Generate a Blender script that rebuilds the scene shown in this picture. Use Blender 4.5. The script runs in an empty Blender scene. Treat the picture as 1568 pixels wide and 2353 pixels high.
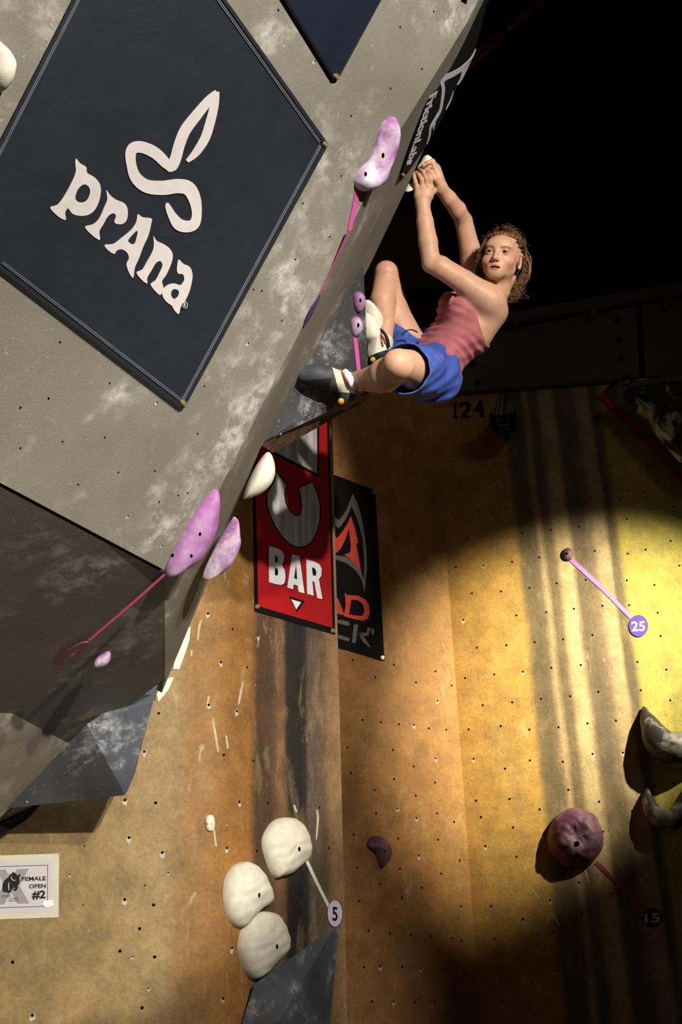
import bpy, math, random
import numpy as np
from mathutils import Vector

# ------------------------------------------------------------------ camera, world, lights, exposure
F = 2400.0                                   # focal length in pixels of the 1568 x 2353 frame
PITCH, ROLL = math.radians(24.7), math.radians(1.6)
CAM = np.array([0.0, 0.0, 1.55])
fw = np.array([0, math.cos(PITCH), math.sin(PITCH)])
u0 = np.array([0, -math.sin(PITCH), math.cos(PITCH)])
r0 = np.array([1.0, 0, 0])
cu = u0 * math.cos(ROLL) + r0 * math.sin(ROLL)
cr = r0 * math.cos(ROLL) - u0 * math.sin(ROLL)

sc = bpy.context.scene
col = sc.collection
cd = bpy.data.cameras.new('camera')
cd.sensor_fit = 'VERTICAL'; cd.sensor_height = 36.0; cd.sensor_width = 24.0
cd.lens = F / 2353.0 * 36.0
cd.clip_start = 0.05; cd.clip_end = 100
cam = bpy.data.objects.new('camera', cd); col.objects.link(cam)
from mathutils import Matrix
cam.matrix_world = Matrix(((cr[0], cu[0], -fw[0], CAM[0]), (cr[1], cu[1], -fw[1], CAM[1]),
                           (cr[2], cu[2], -fw[2], CAM[2]), (0, 0, 0, 1)))
sc.camera = cam

wd = bpy.data.worlds.new('world'); sc.world = wd; wd.use_nodes = True
wd.node_tree.nodes['Background'].inputs[0].default_value = (1.0, 0.93, 0.82, 1)
wd.node_tree.nodes['Background'].inputs[1].default_value = 0.018

def spot(name, loc, target, energy, angle, blend, color, radius=0.12):
    l = bpy.data.lights.new(name, 'SPOT')
    l.energy = energy; l.spot_size = math.radians(angle); l.spot_blend = blend
    l.color = color; l.shadow_soft_size = radius
    o = bpy.data.objects.new(name, l); col.objects.link(o)
    o.location = loc
    d = Vector(target) - Vector(loc)
    o.rotation_euler = d.to_track_quat('-Z', 'Y').to_euler()
    return o
spot('spot_light_overhang', (2.25, -1.4, 3.8), (-1.15, 3.2, 3.8), 1550, 43.5, 0.16, (1.0, 0.95, 0.87), 0.06)
spot('spot_light_column', (2.9, -1.3, 4.6), (-0.95, 4.65, 1.85), 1050, 30, 0.6, (1.0, 0.95, 0.86), 0.07)
spot('spot_light_yellow_wall', (4.6, 3.3, 5.6), (1.42, 6.4, 3.38), 4200, 24.5, 1.0, (1.0, 0.91, 0.63), 0.06)
spot('added_fill_wash', (3.2, 1.5, 6.0), (1.4, 6.4, 5.0), 20, 40, 1.0, (1.0, 0.86, 0.64), 0.3)  # added broad dim fill for the boards and upper wall
spot('added_fill_low', (0.5, -0.6, 0.7), (-1.0, 3.7, 2.75), 180, 42, 1.0, (1.0, 0.95, 0.88), 0.7)  # added soft fill from below to lift the dark underside
spot('added_fill_rafter', (2.2, 4.2, 8.6), (1.0, 5.2, 7.7), 90, 60, 1.0, (1.0, 0.7, 0.4), 0.1)  # added lamp out of view, only there to brighten the rafter

vs = sc.view_settings
vs.view_transform = 'Standard'; vs.look = 'None'; vs.exposure = 0.0; vs.gamma = 1.0
vs.use_curve_mapping = False

# ------------------------------------------------------------------ geometry helpers
def ray(x, y): return fw + (x - 784) / F * cr + (1176.5 - y) / F * cu
def P(x, y, z): return CAM + z * ray(x, y)
def nrm(v):
    v = np.asarray(v, float); return v / np.linalg.norm(v)

class Plane:
    """a flat surface of the place: point, outward normal, in-plane axes"""
    def __init__(s, o, n, up=(0, 0, 1)):
        s.o = np.asarray(o, float); s.n = nrm(n)
        if s.n @ (CAM - s.o) < 0: s.n = -s.n
        up = np.asarray(up, float)
        s.v = nrm(up - s.n * (up @ s.n)); s.u = np.cross(s.v, s.n)
    def hit(s, x, y, off=0.0):
        d = ray(x, y); t = ((s.o + s.n * off - CAM) @ s.n) / (d @ s.n)
        return CAM + d * t
    def uv(s, x, y, off=0.0):
        w = s.hit(x, y, off) - s.o; return np.array([w @ s.u, w @ s.v])
    def w(s, uv, off=0.0): return s.o + s.u * uv[0] + s.v * uv[1] + s.n * off

def tag(o, label, cat=None, group=None, kind=None):
    if label: o['label'] = label
    if cat: o['category'] = cat
    if group: o['group'] = group
    if kind: o['kind'] = kind
    return o

def root_of(o):
    while o.parent: o = o.parent
    return o

def obj(name, verts, faces, mat, parent=None, smooth=False, anchor=None):
    """verts in world coordinates; top-level objects get their origin at their own middle"""
    V = np.asarray(verts, float)
    if parent is None:
        a = (V.min(0) + V.max(0)) / 2 if anchor is None else np.asarray(anchor, float)
    else:
        a = np.array(root_of(parent).location)
    me = bpy.data.meshes.new(name)
    me.from_pydata((V - a).tolist(), [], [list(map(int, f)) for f in faces])
    if mat is not None: me.materials.append(mat)
    if smooth: me.polygons.foreach_set('use_smooth', [True] * len(me.polygons))
    me.update()
    o = bpy.data.objects.new(name, me); col.objects.link(o)
    if parent is None: o.location = a
    else: o.parent = parent
    return o

def empty(name, loc):
    o = bpy.data.objects.new(name, None); col.objects.link(o); o.location = loc
    o.empty_display_size = 0.05
    return o

def crom(pts, n=6, closed=False):
    pts = np.asarray(pts, float); m = len(pts); out = []
    rng = range(m) if closed else range(m - 1)
    for i in rng:
        if closed: a, b, c, d = pts[(i - 1) % m], pts[i], pts[(i + 1) % m], pts[(i + 2) % m]
        else: a, b, c, d = pts[max(i - 1, 0)], pts[i], pts[i + 1], pts[min(i + 2, m - 1)]
        for k in range(n):
            t = k / n
            out.append(0.5 * ((2 * b) + (c - a) * t + (2 * a - 5 * b + 4 * c - d) * t * t + (3 * b - a - 3 * c + d) * t ** 3))
    if not closed: out.append(pts[-1])
    return np.array(out)

def fill_loops(loops, thick):
    """2-D outlines (with holes) -> verts (x, y, z 0..thick) and faces"""
    cv = bpy.data.curves.new('tmp', 'CURVE'); cv.dimensions = '2D'; cv.fill_mode = 'BOTH'
    cv.extrude = thick / 2
    for L in loops:
        sp = cv.splines.new('POLY'); sp.points.add(len(L) - 1)
        for p, q in zip(sp.points, L): p.co = (q[0], q[1], 0, 1)
        sp.use_cyclic_u = True
    return curve_mesh(cv, thick)

def curve_mesh(cv, thick):
    o = bpy.data.objects.new('tmp', cv); col.objects.link(o)
    dg = bpy.context.evaluated_depsgraph_get()
    ev = o.evaluated_get(dg); me = ev.to_mesh()
    V = np.array([v.co[:] for v in me.vertices]).reshape(-1, 3); Fc = [tuple(p.vertices) for p in me.polygons]
    ev.to_mesh_clear(); bpy.data.objects.remove(o); bpy.data.curves.remove(cv)
    V[:, 2] += thick / 2
    return V, Fc

def decal(name, pl, loops, mat, parent=None, off=0.0, thick=0.0012, scale=1.0, ox=0.0, oy=0.0, smooth=0, **kw):
    """flat piece lying on a plane, outline(s) given by where they are seen"""
    LL = []
    for L in loops:
        L = [(a / scale + ox, b / scale + oy) for a, b in L]
        q = np.array([pl.uv(a, b, off) for a, b in L])
        if smooth: q = crom(q, smooth, True)
        LL.append(q)
    V, Fc = fill_loops(LL, thick)
    W = [pl.o + pl.u * v[0] + pl.v * v[1] + pl.n * (off + v[2]) for v in V]
    return obj(name, W, Fc, mat, parent, **kw)

def ribbon(name, pl, pts, mat, parent=None, off=0.0, thick=0.001, scale=1.0, ox=0.0, oy=0.0, sub=6, wpx=None):
    """strip of varying width on a plane: pts (x, y, halfwidth) in picture units of its tracing"""
    pts = [(p[0], p[1], p[2] if len(p) > 2 else wpx) for p in pts]
    c = crom(np.array(pts), sub) if len(pts) > 2 and sub > 1 else np.array(pts, float)
    L = []; R = []
    for i in range(len(c)):
        t = c[min(i + 1, len(c) - 1), :2] - c[max(i - 1, 0), :2]; t = t / (np.linalg.norm(t) + 1e-9)
        nn = np.array([-t[1], t[0]]) * max(c[i, 2], 0.2)
        L.append((c[i, :2] + nn) / scale + (ox, oy)); R.append((c[i, :2] - nn) / scale + (ox, oy))
    V = []
    for a, b in zip(L, R):
        V += [pl.hit(*a, off), pl.hit(*b, off), pl.hit(*a, off) + pl.n * thick, pl.hit(*b, off) + pl.n * thick]
    Fc = []
    for i in range(len(c) - 1):
        k = 4 * i
        Fc += [(k + 2, k + 6, k + 7, k + 3), (k, k + 1, k + 5, k + 4), (k, k + 4, k + 6, k + 2), (k + 1, k + 3, k + 7, k + 5)]
    e = 4 * (len(c) - 1)
    Fc += [(0, 2, 3, 1), (e, e + 1, e + 3, e + 2)]
    return obj(name, V, Fc, mat, parent)

def text(name, pl, s, quad, mat, parent, off=0.0, thick=0.0008, bold=0.0):
    """lettering on a plane; quad = bottom-left, bottom-right, top-right, top-left as seen"""
    cv = bpy.data.curves.new('tmp', 'FONT'); cv.body = s; cv.fill_mode = 'BOTH'; cv.extrude = 0.005; cv.offset = bold
    V, Fc = curve_mesh(cv, 0.01)
    lo, hi = V.min(0), V.max(0)
    q = [pl.uv(a, b, off) for a, b in quad]; W = []
    for v in V:
        a = (v[0] - lo[0]) / (hi[0] - lo[0]); b = (v[1] - lo[1]) / (hi[1] - lo[1])
        p = (1 - a) * (1 - b) * q[0] + a * (1 - b) * q[1] + a * b * q[2] + (1 - a) * b * q[3]
        W.append(pl.w(p, off + v[2] / 0.01 * thick))
    return obj(name, W, Fc, mat, parent)

def slab(name, poly, nvec, thick, mat, parent=None, **kw):
    """solid panel: polygon in world space, given thickness behind it"""
    poly = [np.asarray(p, float) for p in poly]; n = nrm(nvec) * thick; m = len(poly)
    V = poly + [p - n for p in poly]
    Fc = [tuple(range(m)), tuple(range(2 * m - 1, m - 1, -1))] + [(i, i + m, (i + 1) % m + m, (i + 1) % m) for i in range(m)]
    return obj(name, V, Fc, mat, parent, **kw)

def vnoise(p, s=1.0, seed=0):
    p = np.asarray(p) * s; q = 0
    for i in range(4):
        a = np.random.RandomState(seed * 7 + i).uniform(-1, 1, (3, 3)) * (1.6 ** i)
        b = np.random.RandomState(seed * 7 + i + 99).uniform(0, 6.28, 3)
        q = q + np.prod(np.sin(p @ a.T * 2.2 + b), axis=-1) / (1.4 ** i)
    return q

def dome(name, pl, outline, height, mat, parent=None, centre=None, rings=12, prof=0.5, bump=0.0, bs=20, off=-0.002, lift=0.006, smooth=4, seed=1, stri=None, dip=0.0, dipw=0.25):
    """climbing hold: rounded body standing on a plane within a seen base outline"""
    q = np.array([pl.uv(a, b, off) for a, b in outline])
    if smooth: q = crom(q, smooth, True)
    c = q.mean(0) if centre is None else pl.uv(*centre, off=off)
    m = len(q); V = [pl.w(p, off) for p in q]; V += [pl.w(p, lift) for p in q]
    nr = 2
    for k in range(1, rings):
        t = 1 - k / rings
        t2 = math.sin(t * math.pi / 2) ** 0.9
        hh = lift + (height - lift) * (1 - t2 ** 2) ** prof
        hh -= dip * math.exp(-(t2 / dipw) ** 2)
        for p in q: V.append(pl.w(c + (p - c) * t2, hh))
        nr += 1
    V.append(pl.w(c, height - dip)); V = np.array(V)
    if bump:
        d = bump * vnoise(V, bs, seed); d[:m] = 0
        if stri is not None:
            d += stri[1] * np.sin((V - pl.o) @ (pl.u * stri[2] + pl.v * stri[3]) * stri[0] + 2 * vnoise(V, bs * .4, seed + 3)); d[:m] = 0
        V = V + pl.n * d[:, None]
    Fc = []
    for k in range(nr - 1):
        for i in range(m):
            j = (i + 1) % m
            Fc.append((k * m + i, k * m + j, (k + 1) * m + j, (k + 1) * m + i))
    e = (nr - 1) * m
    Fc += [(e + i, e + (i + 1) % m, nr * m) for i in range(m)]
    return obj(name, V, Fc, mat, parent, smooth=True)

def disc(name, pl, x, y, rx, ry, mat, parent=None, off=0.0, thick=0.001, seg=28, rot=0.0):
    L = []
    for i in range(seg):
        a = 2 * math.pi * i / seg; ex, ey = rx * math.cos(a), ry * math.sin(a)
        L.append((x + ex * math.cos(rot) - ey * math.sin(rot), y + ex * math.sin(rot) + ey * math.cos(rot)))
    return decal(name, pl, [L], mat, parent, off, thick)

def tube(name, pts, rad, mat, parent=None, seg=12, flat=1.0, fdir=None, cap=True, sub=5, bump=0, seed=1, bs=20):
    """tapered round bar along 3-D points"""
    pts = np.asarray(pts, float); rad = np.asarray(rad, float).reshape(-1, 1)
    c = crom(np.hstack([pts, np.broadcast_to(rad, (len(pts), 1))]), sub) if len(pts) > 2 else np.hstack([pts, np.broadcast_to(rad, (len(pts), 1))])
    V = []; ref = np.array([0.31, 0.2, 0.93]) if fdir is None else np.asarray(fdir, float)
    for i in range(len(c)):
        t = nrm(c[min(i + 1, len(c) - 1), :3] - c[max(i - 1, 0), :3])
        a = nrm(np.cross(t, ref)); b = np.cross(a, t)
        for k in range(seg):
            w = 2 * math.pi * k / seg
            V.append(c[i, :3] + c[i, 3] * (a * math.cos(w) + b * math.sin(w) * flat))
    Fc = []
    for i in range(len(c) - 1):
        for k in range(seg):
            j = (k + 1) % seg
            Fc.append((i * seg + k, i * seg + j, (i + 1) * seg + j, (i + 1) * seg + k))
    if cap:
        Fc.append(tuple(range(seg - 1, -1, -1))); e = (len(c) - 1) * seg; Fc.append(tuple(range(e, e + seg)))
    V = np.array(V)
    if bump:
        cc = np.repeat(c[:, :3], seg, 0); V = cc + (V - cc) * (1 + bump * vnoise(V, bs, seed))[:, None]
    return obj(name, V, Fc, mat, parent, smooth=True)

# ------------------------------------------------------------------ materials
def C3(r, g, b):
    """sRGB 0..255 -> linear"""
    f = lambda c: ((c / 255) / 12.92 if c / 255 <= 0.04045 else ((c / 255 + 0.055) / 1.055) ** 2.4)
    return (f(r), f(g), f(b), 1)

class M:
    def __init__(s, name, rough=0.6, spec=0.3):
        s.m = bpy.data.materials.new(name); s.m.use_nodes = True
        s.t = s.m.node_tree; s.b = s.t.nodes['Principled BSDF']
        s.b.inputs['Roughness'].default_value = rough
        s.b.inputs['Specular IOR Level'].default_value = spec
    def n(s, kind, **kw):
        x = s.t.nodes.new(kind)
        for k, v in kw.items(): setattr(x, k, v)
        return x
    def link(s, a, b): s.t.links.new(a, b)
    def coord(s, what='Object', scale=(1, 1, 1), rot=(0, 0, 0), loc=(0, 0, 0)):
        c = s.n('ShaderNodeTexCoord'); mp = s.n('ShaderNodeMapping')
        mp.inputs['Scale'].default_value = scale; mp.inputs['Rotation'].default_value = rot; mp.inputs['Location'].default_value = loc
        s.link(c.outputs[what], mp.inputs[0]); return mp.outputs[0]
    def noise(s, vec, scale, detail=4, rough=0.55, dist=0.0):
        x = s.n('ShaderNodeTexNoise'); x.inputs['Scale'].default_value = scale; x.inputs['Detail'].default_value = detail
        x.inputs['Roughness'].default_value = rough; x.inputs['Distortion'].default_value = dist
        s.link(vec, x.inputs['Vector']); return x.outputs[0]
    def ramp(s, fac, stops, interp='LINEAR'):
        x = s.n('ShaderNodeValToRGB'); cr_ = x.color_ramp; cr_.interpolation = interp
        while len(cr_.elements) > 1: cr_.elements.remove(cr_.elements[-1])
        cr_.elements[0].position = stops[0][0]; cr_.elements[0].color = stops[0][1] if hasattr(stops[0][1], '__len__') else (stops[0][1],) * 3 + (1,)
        for p, c in stops[1:]:
            e = cr_.elements.new(p); e.color = c if hasattr(c, '__len__') else (c, c, c, 1)
        s.link(fac, x.inputs[0]); return x.outputs[0]
    def mix(s, fac, a, b, mode='MIX'):
        x = s.n('ShaderNodeMix', data_type='RGBA', blend_type=mode)
        for sock, v in ((x.inputs[0], fac), (x.inputs[6], a), (x.inputs[7], b)):
            if isinstance(v, (int, float)): sock.default_value = v
            elif isinstance(v, tuple): sock.default_value = v
            else: s.link(v, sock)
        return x.outputs[2]
    def math(s, op, a, b=0.0):
        x = s.n('ShaderNodeMath', operation=op)
        for sock, v in ((x.inputs[0], a), (x.inputs[1], b)):
            if isinstance(v, (int, float)): sock.default_value = v
            else: s.link(v, sock)
        return x.outputs[0]
    def bump(s, h, strength=0.2, dist=0.01):
        x = s.n('ShaderNodeBump'); x.inputs['Strength'].default_value = strength; x.inputs['Distance'].default_value = dist
        s.link(h, x.inputs['Height']); s.link(x.outputs[0], s.b.inputs['Normal'])
    def color(s, c):
        if isinstance(c, tuple): s.b.inputs['Base Color'].default_value = c
        else: s.link(c, s.b.inputs['Base Color'])
        return s.m

def plain(name, rgb, rough=0.6, spec=0.3, var=0.12, scale=30, bump=0.0):
    m = M(name, rough, spec); v = m.coord(); n = m.noise(v, scale)
    c = C3(*rgb); d = tuple(x * (1 - var * 2) for x in c[:3]) + (1,)
    if bump: m.bump(n, bump)
    return m.color(m.mix(m.ramp(n, [(0.35, 0.0), (0.7, 1.0)]), d, c))

def chalky(name, rgb, dark, chalk=(205, 200, 188), amount=0.5, s1=2.2, s2=14, rough=0.75, streak=None, bump=0.15, spec=0.2):
    """painted, textured plywood with smears of climbing chalk"""
    m = M(name, rough, spec); v = m.coord()
    fine = m.noise(v, 140, 2, 0.6)
    a = m.mix(m.ramp(m.noise(v, 3.0, 5), [(0.3, 0.0), (0.7, 1.0)]), C3(*dark), C3(*rgb))
    a = m.mix(m.ramp(fine, [(0.35, 0.35), (0.65, 0.0)]), a, tuple(x * 0.6 for x in C3(*rgb)[:3]) + (1,))
    vv = v if streak is None else m.coord(scale=streak[0], rot=streak[1])
    big = m.ramp(m.noise(vv, s1, 4, 0.6, 0.15), [(0.5, 0.0), (0.72, 1.0)])
    sml = m.ramp(m.noise(vv, s2, 7, 0.72, 0.15), [(0.46, 0.0), (0.72, 1.0)])
    spk = m.ramp(m.noise(v, 55, 2, 0.5), [(0.70, 0.0), (0.76, 0.55)])
    f = m.math('MULTIPLY', m.math('MULTIPLY', big, sml), amount * 1.9)
    f = m.math('MINIMUM', m.math('ADD', f, m.math('MULTIPLY', spk, amount * 0.7)), 0.92)
    m.bump(fine, bump, 0.004)
    return m.color(m.mix(f, a, C3(*chalk)))

# ------------------------------------------------------------------ the planes of the place
_h = ray(2116, 2248)
_up = -((-12850 - 784) / F * cr + (1176.5 - 25260) / F * cu + fw)
nG = nrm(np.cross(_h, _up))
G = Plane(P(853, 424, 3.45), nG)                                        # big overhanging grey panel
_A = G.hit(895, 339); _B = G.hit(497, 1140); _C = P(938, 432, 4.12)
S = Plane(_A, np.cross(_B - _A, _C - _A))                               # its flank, turning away
dB = nrm([0.6, 0.7, 0])
B = Plane([-0.61, 4.5, 0], np.cross(dB, [0, 0, 1]))                     # yellow column panel
A = Plane([-0.57, 4.547, 0], np.cross(nrm([0.73, 0.097, 0]), [0, 0, 1]))  # yellow panel left of it
Cp = Plane([0.70, 6.50, 0], np.cross([0.61, 0.35, 0], [0, 0, 1]))       # recessed yellow panel
Dp = Plane([0.70, 6.50, 0], np.cross([2.6, -0.15, 0], [0, 0, 1]))       # right yellow panel
O0 = (0, 0, 0)

def struct(o): o['kind'] = 'structure'; return o

# ---- materials of the setting
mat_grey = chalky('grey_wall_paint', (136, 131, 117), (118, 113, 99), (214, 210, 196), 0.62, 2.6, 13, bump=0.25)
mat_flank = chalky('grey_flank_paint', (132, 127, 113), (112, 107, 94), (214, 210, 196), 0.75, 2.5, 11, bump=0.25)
mat_under = chalky('grey_underside_shaded', (122, 114, 101), (104, 97, 85), (200, 195, 182), 0.6, 2.5, 12, bump=0.25)  # panel grey and chalk darkened: the underside's shade put into its colour

def paint_wall(name, direction, s0, s1, stops, distort=0.03, bump=0.22, white=0.6):
    m = M(name, 0.62, 0.3); v = m.coord()
    vs_ = m.coord(scale=(1, 1, 0.16))
    dot = m.n('ShaderNodeVectorMath', operation='DOT_PRODUCT'); dot.inputs[1].default_value = tuple(direction)
    m.link(v, dot.inputs[0])
    wob = m.math('MULTIPLY', m.math('SUBTRACT', m.noise(vs_, 3.0, 5, 0.6), 0.5), distort * 2)
    s = m.math('ADD', dot.outputs['Value'], wob)
    t = m.math('DIVIDE', m.math('SUBTRACT', s, s0), s1 - s0)
    x = m.ramp(t, [((a - s0) / (s1 - s0), C3(*c)) for a, c in stops])
    # worn patches, grain and scuffs of the paint itself
    x = m.mix(m.ramp(m.noise(m.coord(scale=(1, 1, 0.3)), 9, 6, 0.7, 0.6), [(0.52, 0.0), (0.72, 0.55)]), x, C3(176, 146, 98))
    g = m.ramp(m.noise(v, 7, 8, 0.65), [(0.34, 0.70), (0.66, 1.14)])
    x = m.mix(1.0, x, g, 'MULTIPLY')
    g2 = m.ramp(m.noise(v, 60, 4, 0.7), [(0.3, 0.76), (0.62, 1.07)])
    x = m.mix(1.0, x, g2, 'MULTIPLY')
    scuff = m.math('MULTIPLY', m.ramp(m.noise(m.coord(scale=(1, 1, 0.35)), 16, 7, 0.7, 0.5), [(0.60, 0.0), (0.68, 1.0)]),
                   m.ramp(m.noise(v, 2.3, 3), [(0.45, 0.0), (0.65, 1.0)]))
    x = m.mix(m.math('MULTIPLY', scuff, white), x, C3(214, 200, 170))
    fl = m.ramp(m.noise(v, 34, 3, 0.6), [(0.73, 0.0), (0.76, 0.8)])
    x = m.mix(m.math('MULTIPLY', fl, white), x, C3(225, 220, 205))
    crk = m.n('ShaderNodeTexVoronoi', feature='DISTANCE_TO_EDGE'); crk.inputs['Scale'].default_value = 17
    m.link(m.mix(0.12, v, m.n('ShaderNodeTexNoise').outputs[1]), crk.inputs['Vector'])
    hgt = m.math('ADD', m.noise(v, 90, 5, 0.7), m.math('MULTIPLY', m.ramp(m.noise(v, 11, 4, 0.6), [(0.47, 0.0), (0.5, 1.0), (0.53, 0.0)]), 0.6))
    m.bump(hgt, bump, 0.006)
    return m.color(x)

a0, a1, a2 = np.array([-0.70, 4.5297]), np.array([-0.57, 4.547]), np.array([-0.50, 4.6287])
bend = [tuple((1 - t) ** 2 * a0 + 2 * t * (1 - t) * a1 + t * t * a2) for t in np.linspace(0, 1, 13)]
class BentWall:
    """the curved left wall: picks the facet a sight line meets"""
    pts = [(-4.2, 4.064)] + bend + [(0.2, 5.4453)]
    def at(s, x, y):
        for i in range(len(s.pts) - 1):
            p, q = np.array(s.pts[i] + (0,)), np.array(s.pts[i + 1] + (0,))
            pl = Plane(p, np.cross(q - p, [0, 0, 1])); w = pl.hit(x, y)
            t = ((w - p) @ (q - p)) / ((q - p) @ (q - p))
            if -1e-6 <= t <= 1 + 1e-6: return pl
        return pl
    def hit(s, x, y, off=0.0): return s.at(x, y).hit(x, y, off)
LW = BentWall()
sb = lambda px: float(LW.hit(px, 1750) @ dB)
sa = sb
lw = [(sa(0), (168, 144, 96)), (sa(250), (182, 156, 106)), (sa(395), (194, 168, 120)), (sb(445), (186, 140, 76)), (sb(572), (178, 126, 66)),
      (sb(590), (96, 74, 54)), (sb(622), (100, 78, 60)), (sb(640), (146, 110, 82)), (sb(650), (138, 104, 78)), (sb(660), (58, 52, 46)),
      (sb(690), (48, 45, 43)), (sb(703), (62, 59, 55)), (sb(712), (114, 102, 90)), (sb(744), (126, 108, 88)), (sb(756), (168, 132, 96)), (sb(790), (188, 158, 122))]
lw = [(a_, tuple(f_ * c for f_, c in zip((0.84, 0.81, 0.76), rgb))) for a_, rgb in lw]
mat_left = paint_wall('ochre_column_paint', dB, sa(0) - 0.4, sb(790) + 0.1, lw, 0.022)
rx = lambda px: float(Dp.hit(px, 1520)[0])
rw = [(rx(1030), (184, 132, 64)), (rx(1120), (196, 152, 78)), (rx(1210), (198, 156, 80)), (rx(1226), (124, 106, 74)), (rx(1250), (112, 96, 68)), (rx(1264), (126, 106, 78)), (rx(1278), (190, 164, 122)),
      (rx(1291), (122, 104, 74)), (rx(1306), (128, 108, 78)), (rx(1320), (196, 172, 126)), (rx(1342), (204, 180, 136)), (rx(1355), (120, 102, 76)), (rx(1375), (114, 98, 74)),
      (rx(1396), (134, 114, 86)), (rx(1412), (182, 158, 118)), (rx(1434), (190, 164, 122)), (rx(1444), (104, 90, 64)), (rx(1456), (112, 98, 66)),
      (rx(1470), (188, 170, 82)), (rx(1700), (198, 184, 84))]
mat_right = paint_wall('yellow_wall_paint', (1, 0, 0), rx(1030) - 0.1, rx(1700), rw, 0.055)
cw = [(-0.5, (148, 100, 52)), (0.2, (154, 106, 56)), (0.45, (162, 114, 61)), (0.75, (174, 128, 70))]
mat_mid = paint_wall('orange_wall_paint', (1, 0, 0), -0.6, 0.8, cw, 0.05, white=0.4)
mat_dark = plain('near_black_board', (30, 26, 22), 0.9, 0.1)  # near-black, slightly mottled board
mat_fascia = plain('dark_grey_board', (104, 97, 88), 0.85, 0.1, scale=6)
mat_brownboard = plain('dark_brown_board', (52, 34, 24), 0.9, 0.1, scale=4)
mat_black = plain('matt_black', (10, 10, 10), 0.7, 0.2)
mat_hole = plain('hole_black', (14, 11, 9), 0.9, 0.0)
mat_redwood = plain('red_brown_timber', (150, 74, 34), 0.8, 0.2, scale=12)
mat_white_edge = plain('chipped_white_edge', (238, 232, 218), 0.7, 0.2, 0.05)

# ---- yellow walls
def plan_wall(name, pts, z0, z1, mat, nz=1):
    V = []; Fc = []
    for k in range(nz + 1):
        for p in pts: V.append((p[0], p[1], z0 + (z1 - z0) * k / nz))
    m = len(pts)
    for k in range(nz):
        for i in range(m - 1): Fc.append((k * m + i, k * m + i + 1, (k + 1) * m + i + 1, (k + 1) * m + i))
    o = obj(name, V, Fc, mat, None, anchor=O0)
    return struct(o)
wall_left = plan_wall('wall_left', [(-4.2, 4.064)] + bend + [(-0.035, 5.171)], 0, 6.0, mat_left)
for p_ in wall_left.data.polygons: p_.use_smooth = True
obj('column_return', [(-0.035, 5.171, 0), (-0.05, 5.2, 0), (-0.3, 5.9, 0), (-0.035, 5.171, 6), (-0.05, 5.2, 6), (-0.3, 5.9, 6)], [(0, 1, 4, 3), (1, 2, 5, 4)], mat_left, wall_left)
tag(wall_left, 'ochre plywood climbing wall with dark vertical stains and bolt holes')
wall_mid = plan_wall('wall_corner', [(-0.9, 5.582), (0.70, 6.50)], 0, 5.62, mat_mid)
tag(wall_mid, 'orange recessed wall panel behind the column edge')
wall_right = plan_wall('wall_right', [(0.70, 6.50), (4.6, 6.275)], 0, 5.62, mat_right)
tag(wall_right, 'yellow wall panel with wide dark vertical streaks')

floor = obj('floor', [(-5, -4, 0), (6, -4, 0), (6, 8, 0), (-5, 8, 0)], [(0, 1, 2, 3)], plain('grey_floor_mat', (60, 60, 64), 0.9), None, anchor=O0)
struct(floor)
ceil = obj('ceiling', [(-5, -4, 9.6), (6, -4, 9.6), (6, 9, 9.6), (-5, 9, 9.6)], [(0, 3, 2, 1)], plain('black_ceiling', (22, 20, 19), 0.95, 0.0), None, anchor=O0)
struct(ceil)

# ---- dark building wall above the climbing wall: boards with open joints
wall_back = obj('wall_back', [(-3, 7.3, 0), (6, 7.3, 0), (6, 7.3, 9.6), (-3, 7.3, 9.6)], [(0, 1, 2, 3)], mat_dark, None, anchor=O0)
struct(wall_back)
xs = [-3, -1.4, 0.1, 1.62, 3.15, 4.6, 6]
for i in range(6):
    slab('board', [(xs[i] + .02, 7.2, 6.9), (xs[i + 1] - .02, 7.2, 6.9), (xs[i + 1] - .02, 7.2, 8.3), (xs[i] + .02, 7.2, 8.3)], (0, -1, 0), 0.04, mat_brownboard, wall_back)
# grey boarded band over the yellow walls
tr = empty('trim_1', (1.3, 6.3, 5.7)); struct(tr)
FB = Plane(Dp.o + Dp.n * 0.06, Dp.n)
def band(name, px, off=0.0, th=0.04, mat=mat_fascia, parent=tr):
    pl = Plane(FB.o + FB.n * off, FB.n)
    return slab(name, [pl.hit(*q) for q in px], pl.n, th, mat, parent)
band('dark_gap_sheet', [(690, 932), (1760, 846), (1760, 640), (690, 815)], -0.045, 0.01, mat_dark)  # dark sheet added to hide the lit wall and keep the joint dark
band('board', [(700, 935), (1052, 900), (1046, 778), (690, 842)])
band('board.001', [(1054, 900), (1330, 878), (1470, 868), (1463, 704), (1048, 778)])
band('board.002', [(1484, 866), (1760, 850), (1760, 660), (1476, 702)])
band('batten', [(690, 806), (1180, 716), (1760, 612), (1760, 640), (1180, 740), (690, 830)], 0.05, 0.05)
for q in [(1185, 735), (1362, 715), (1536, 690)]:
    pl = Plane(FB.o + FB.n * 0.06, FB.n)
    decal('bracket', pl, [[(q[0] - 5, q[1] - 8), (q[0] + 5, q[1] - 9), (q[0] + 7, q[1] + 14), (q[0] - 5, q[1] + 14)]], mat_fascia, tr, 0.0, 0.03)
for q in [(1421, 738), (1423, 782), (1427, 825), (1088, 836), (1098, 880)]:
    disc('bolt', Plane(FB.o + FB.n * 0.001, FB.n), q[0], q[1], 7, 6, mat_hole, tr, 0.0, 0.012, 10)
# russet rafter up in the dark
beam = tube('trim_2', [P(1070, 150, 6.0), P(1150, 82, 6.1)], [0.035, 0.035], mat_redwood, None, 4); struct(beam)
beam2 = tube('trim_3', [P(1172, 62, 6.15), P(1260, -15, 6.3)], [0.026, 0.026], mat_redwood, None, 4); struct(beam2)

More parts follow.
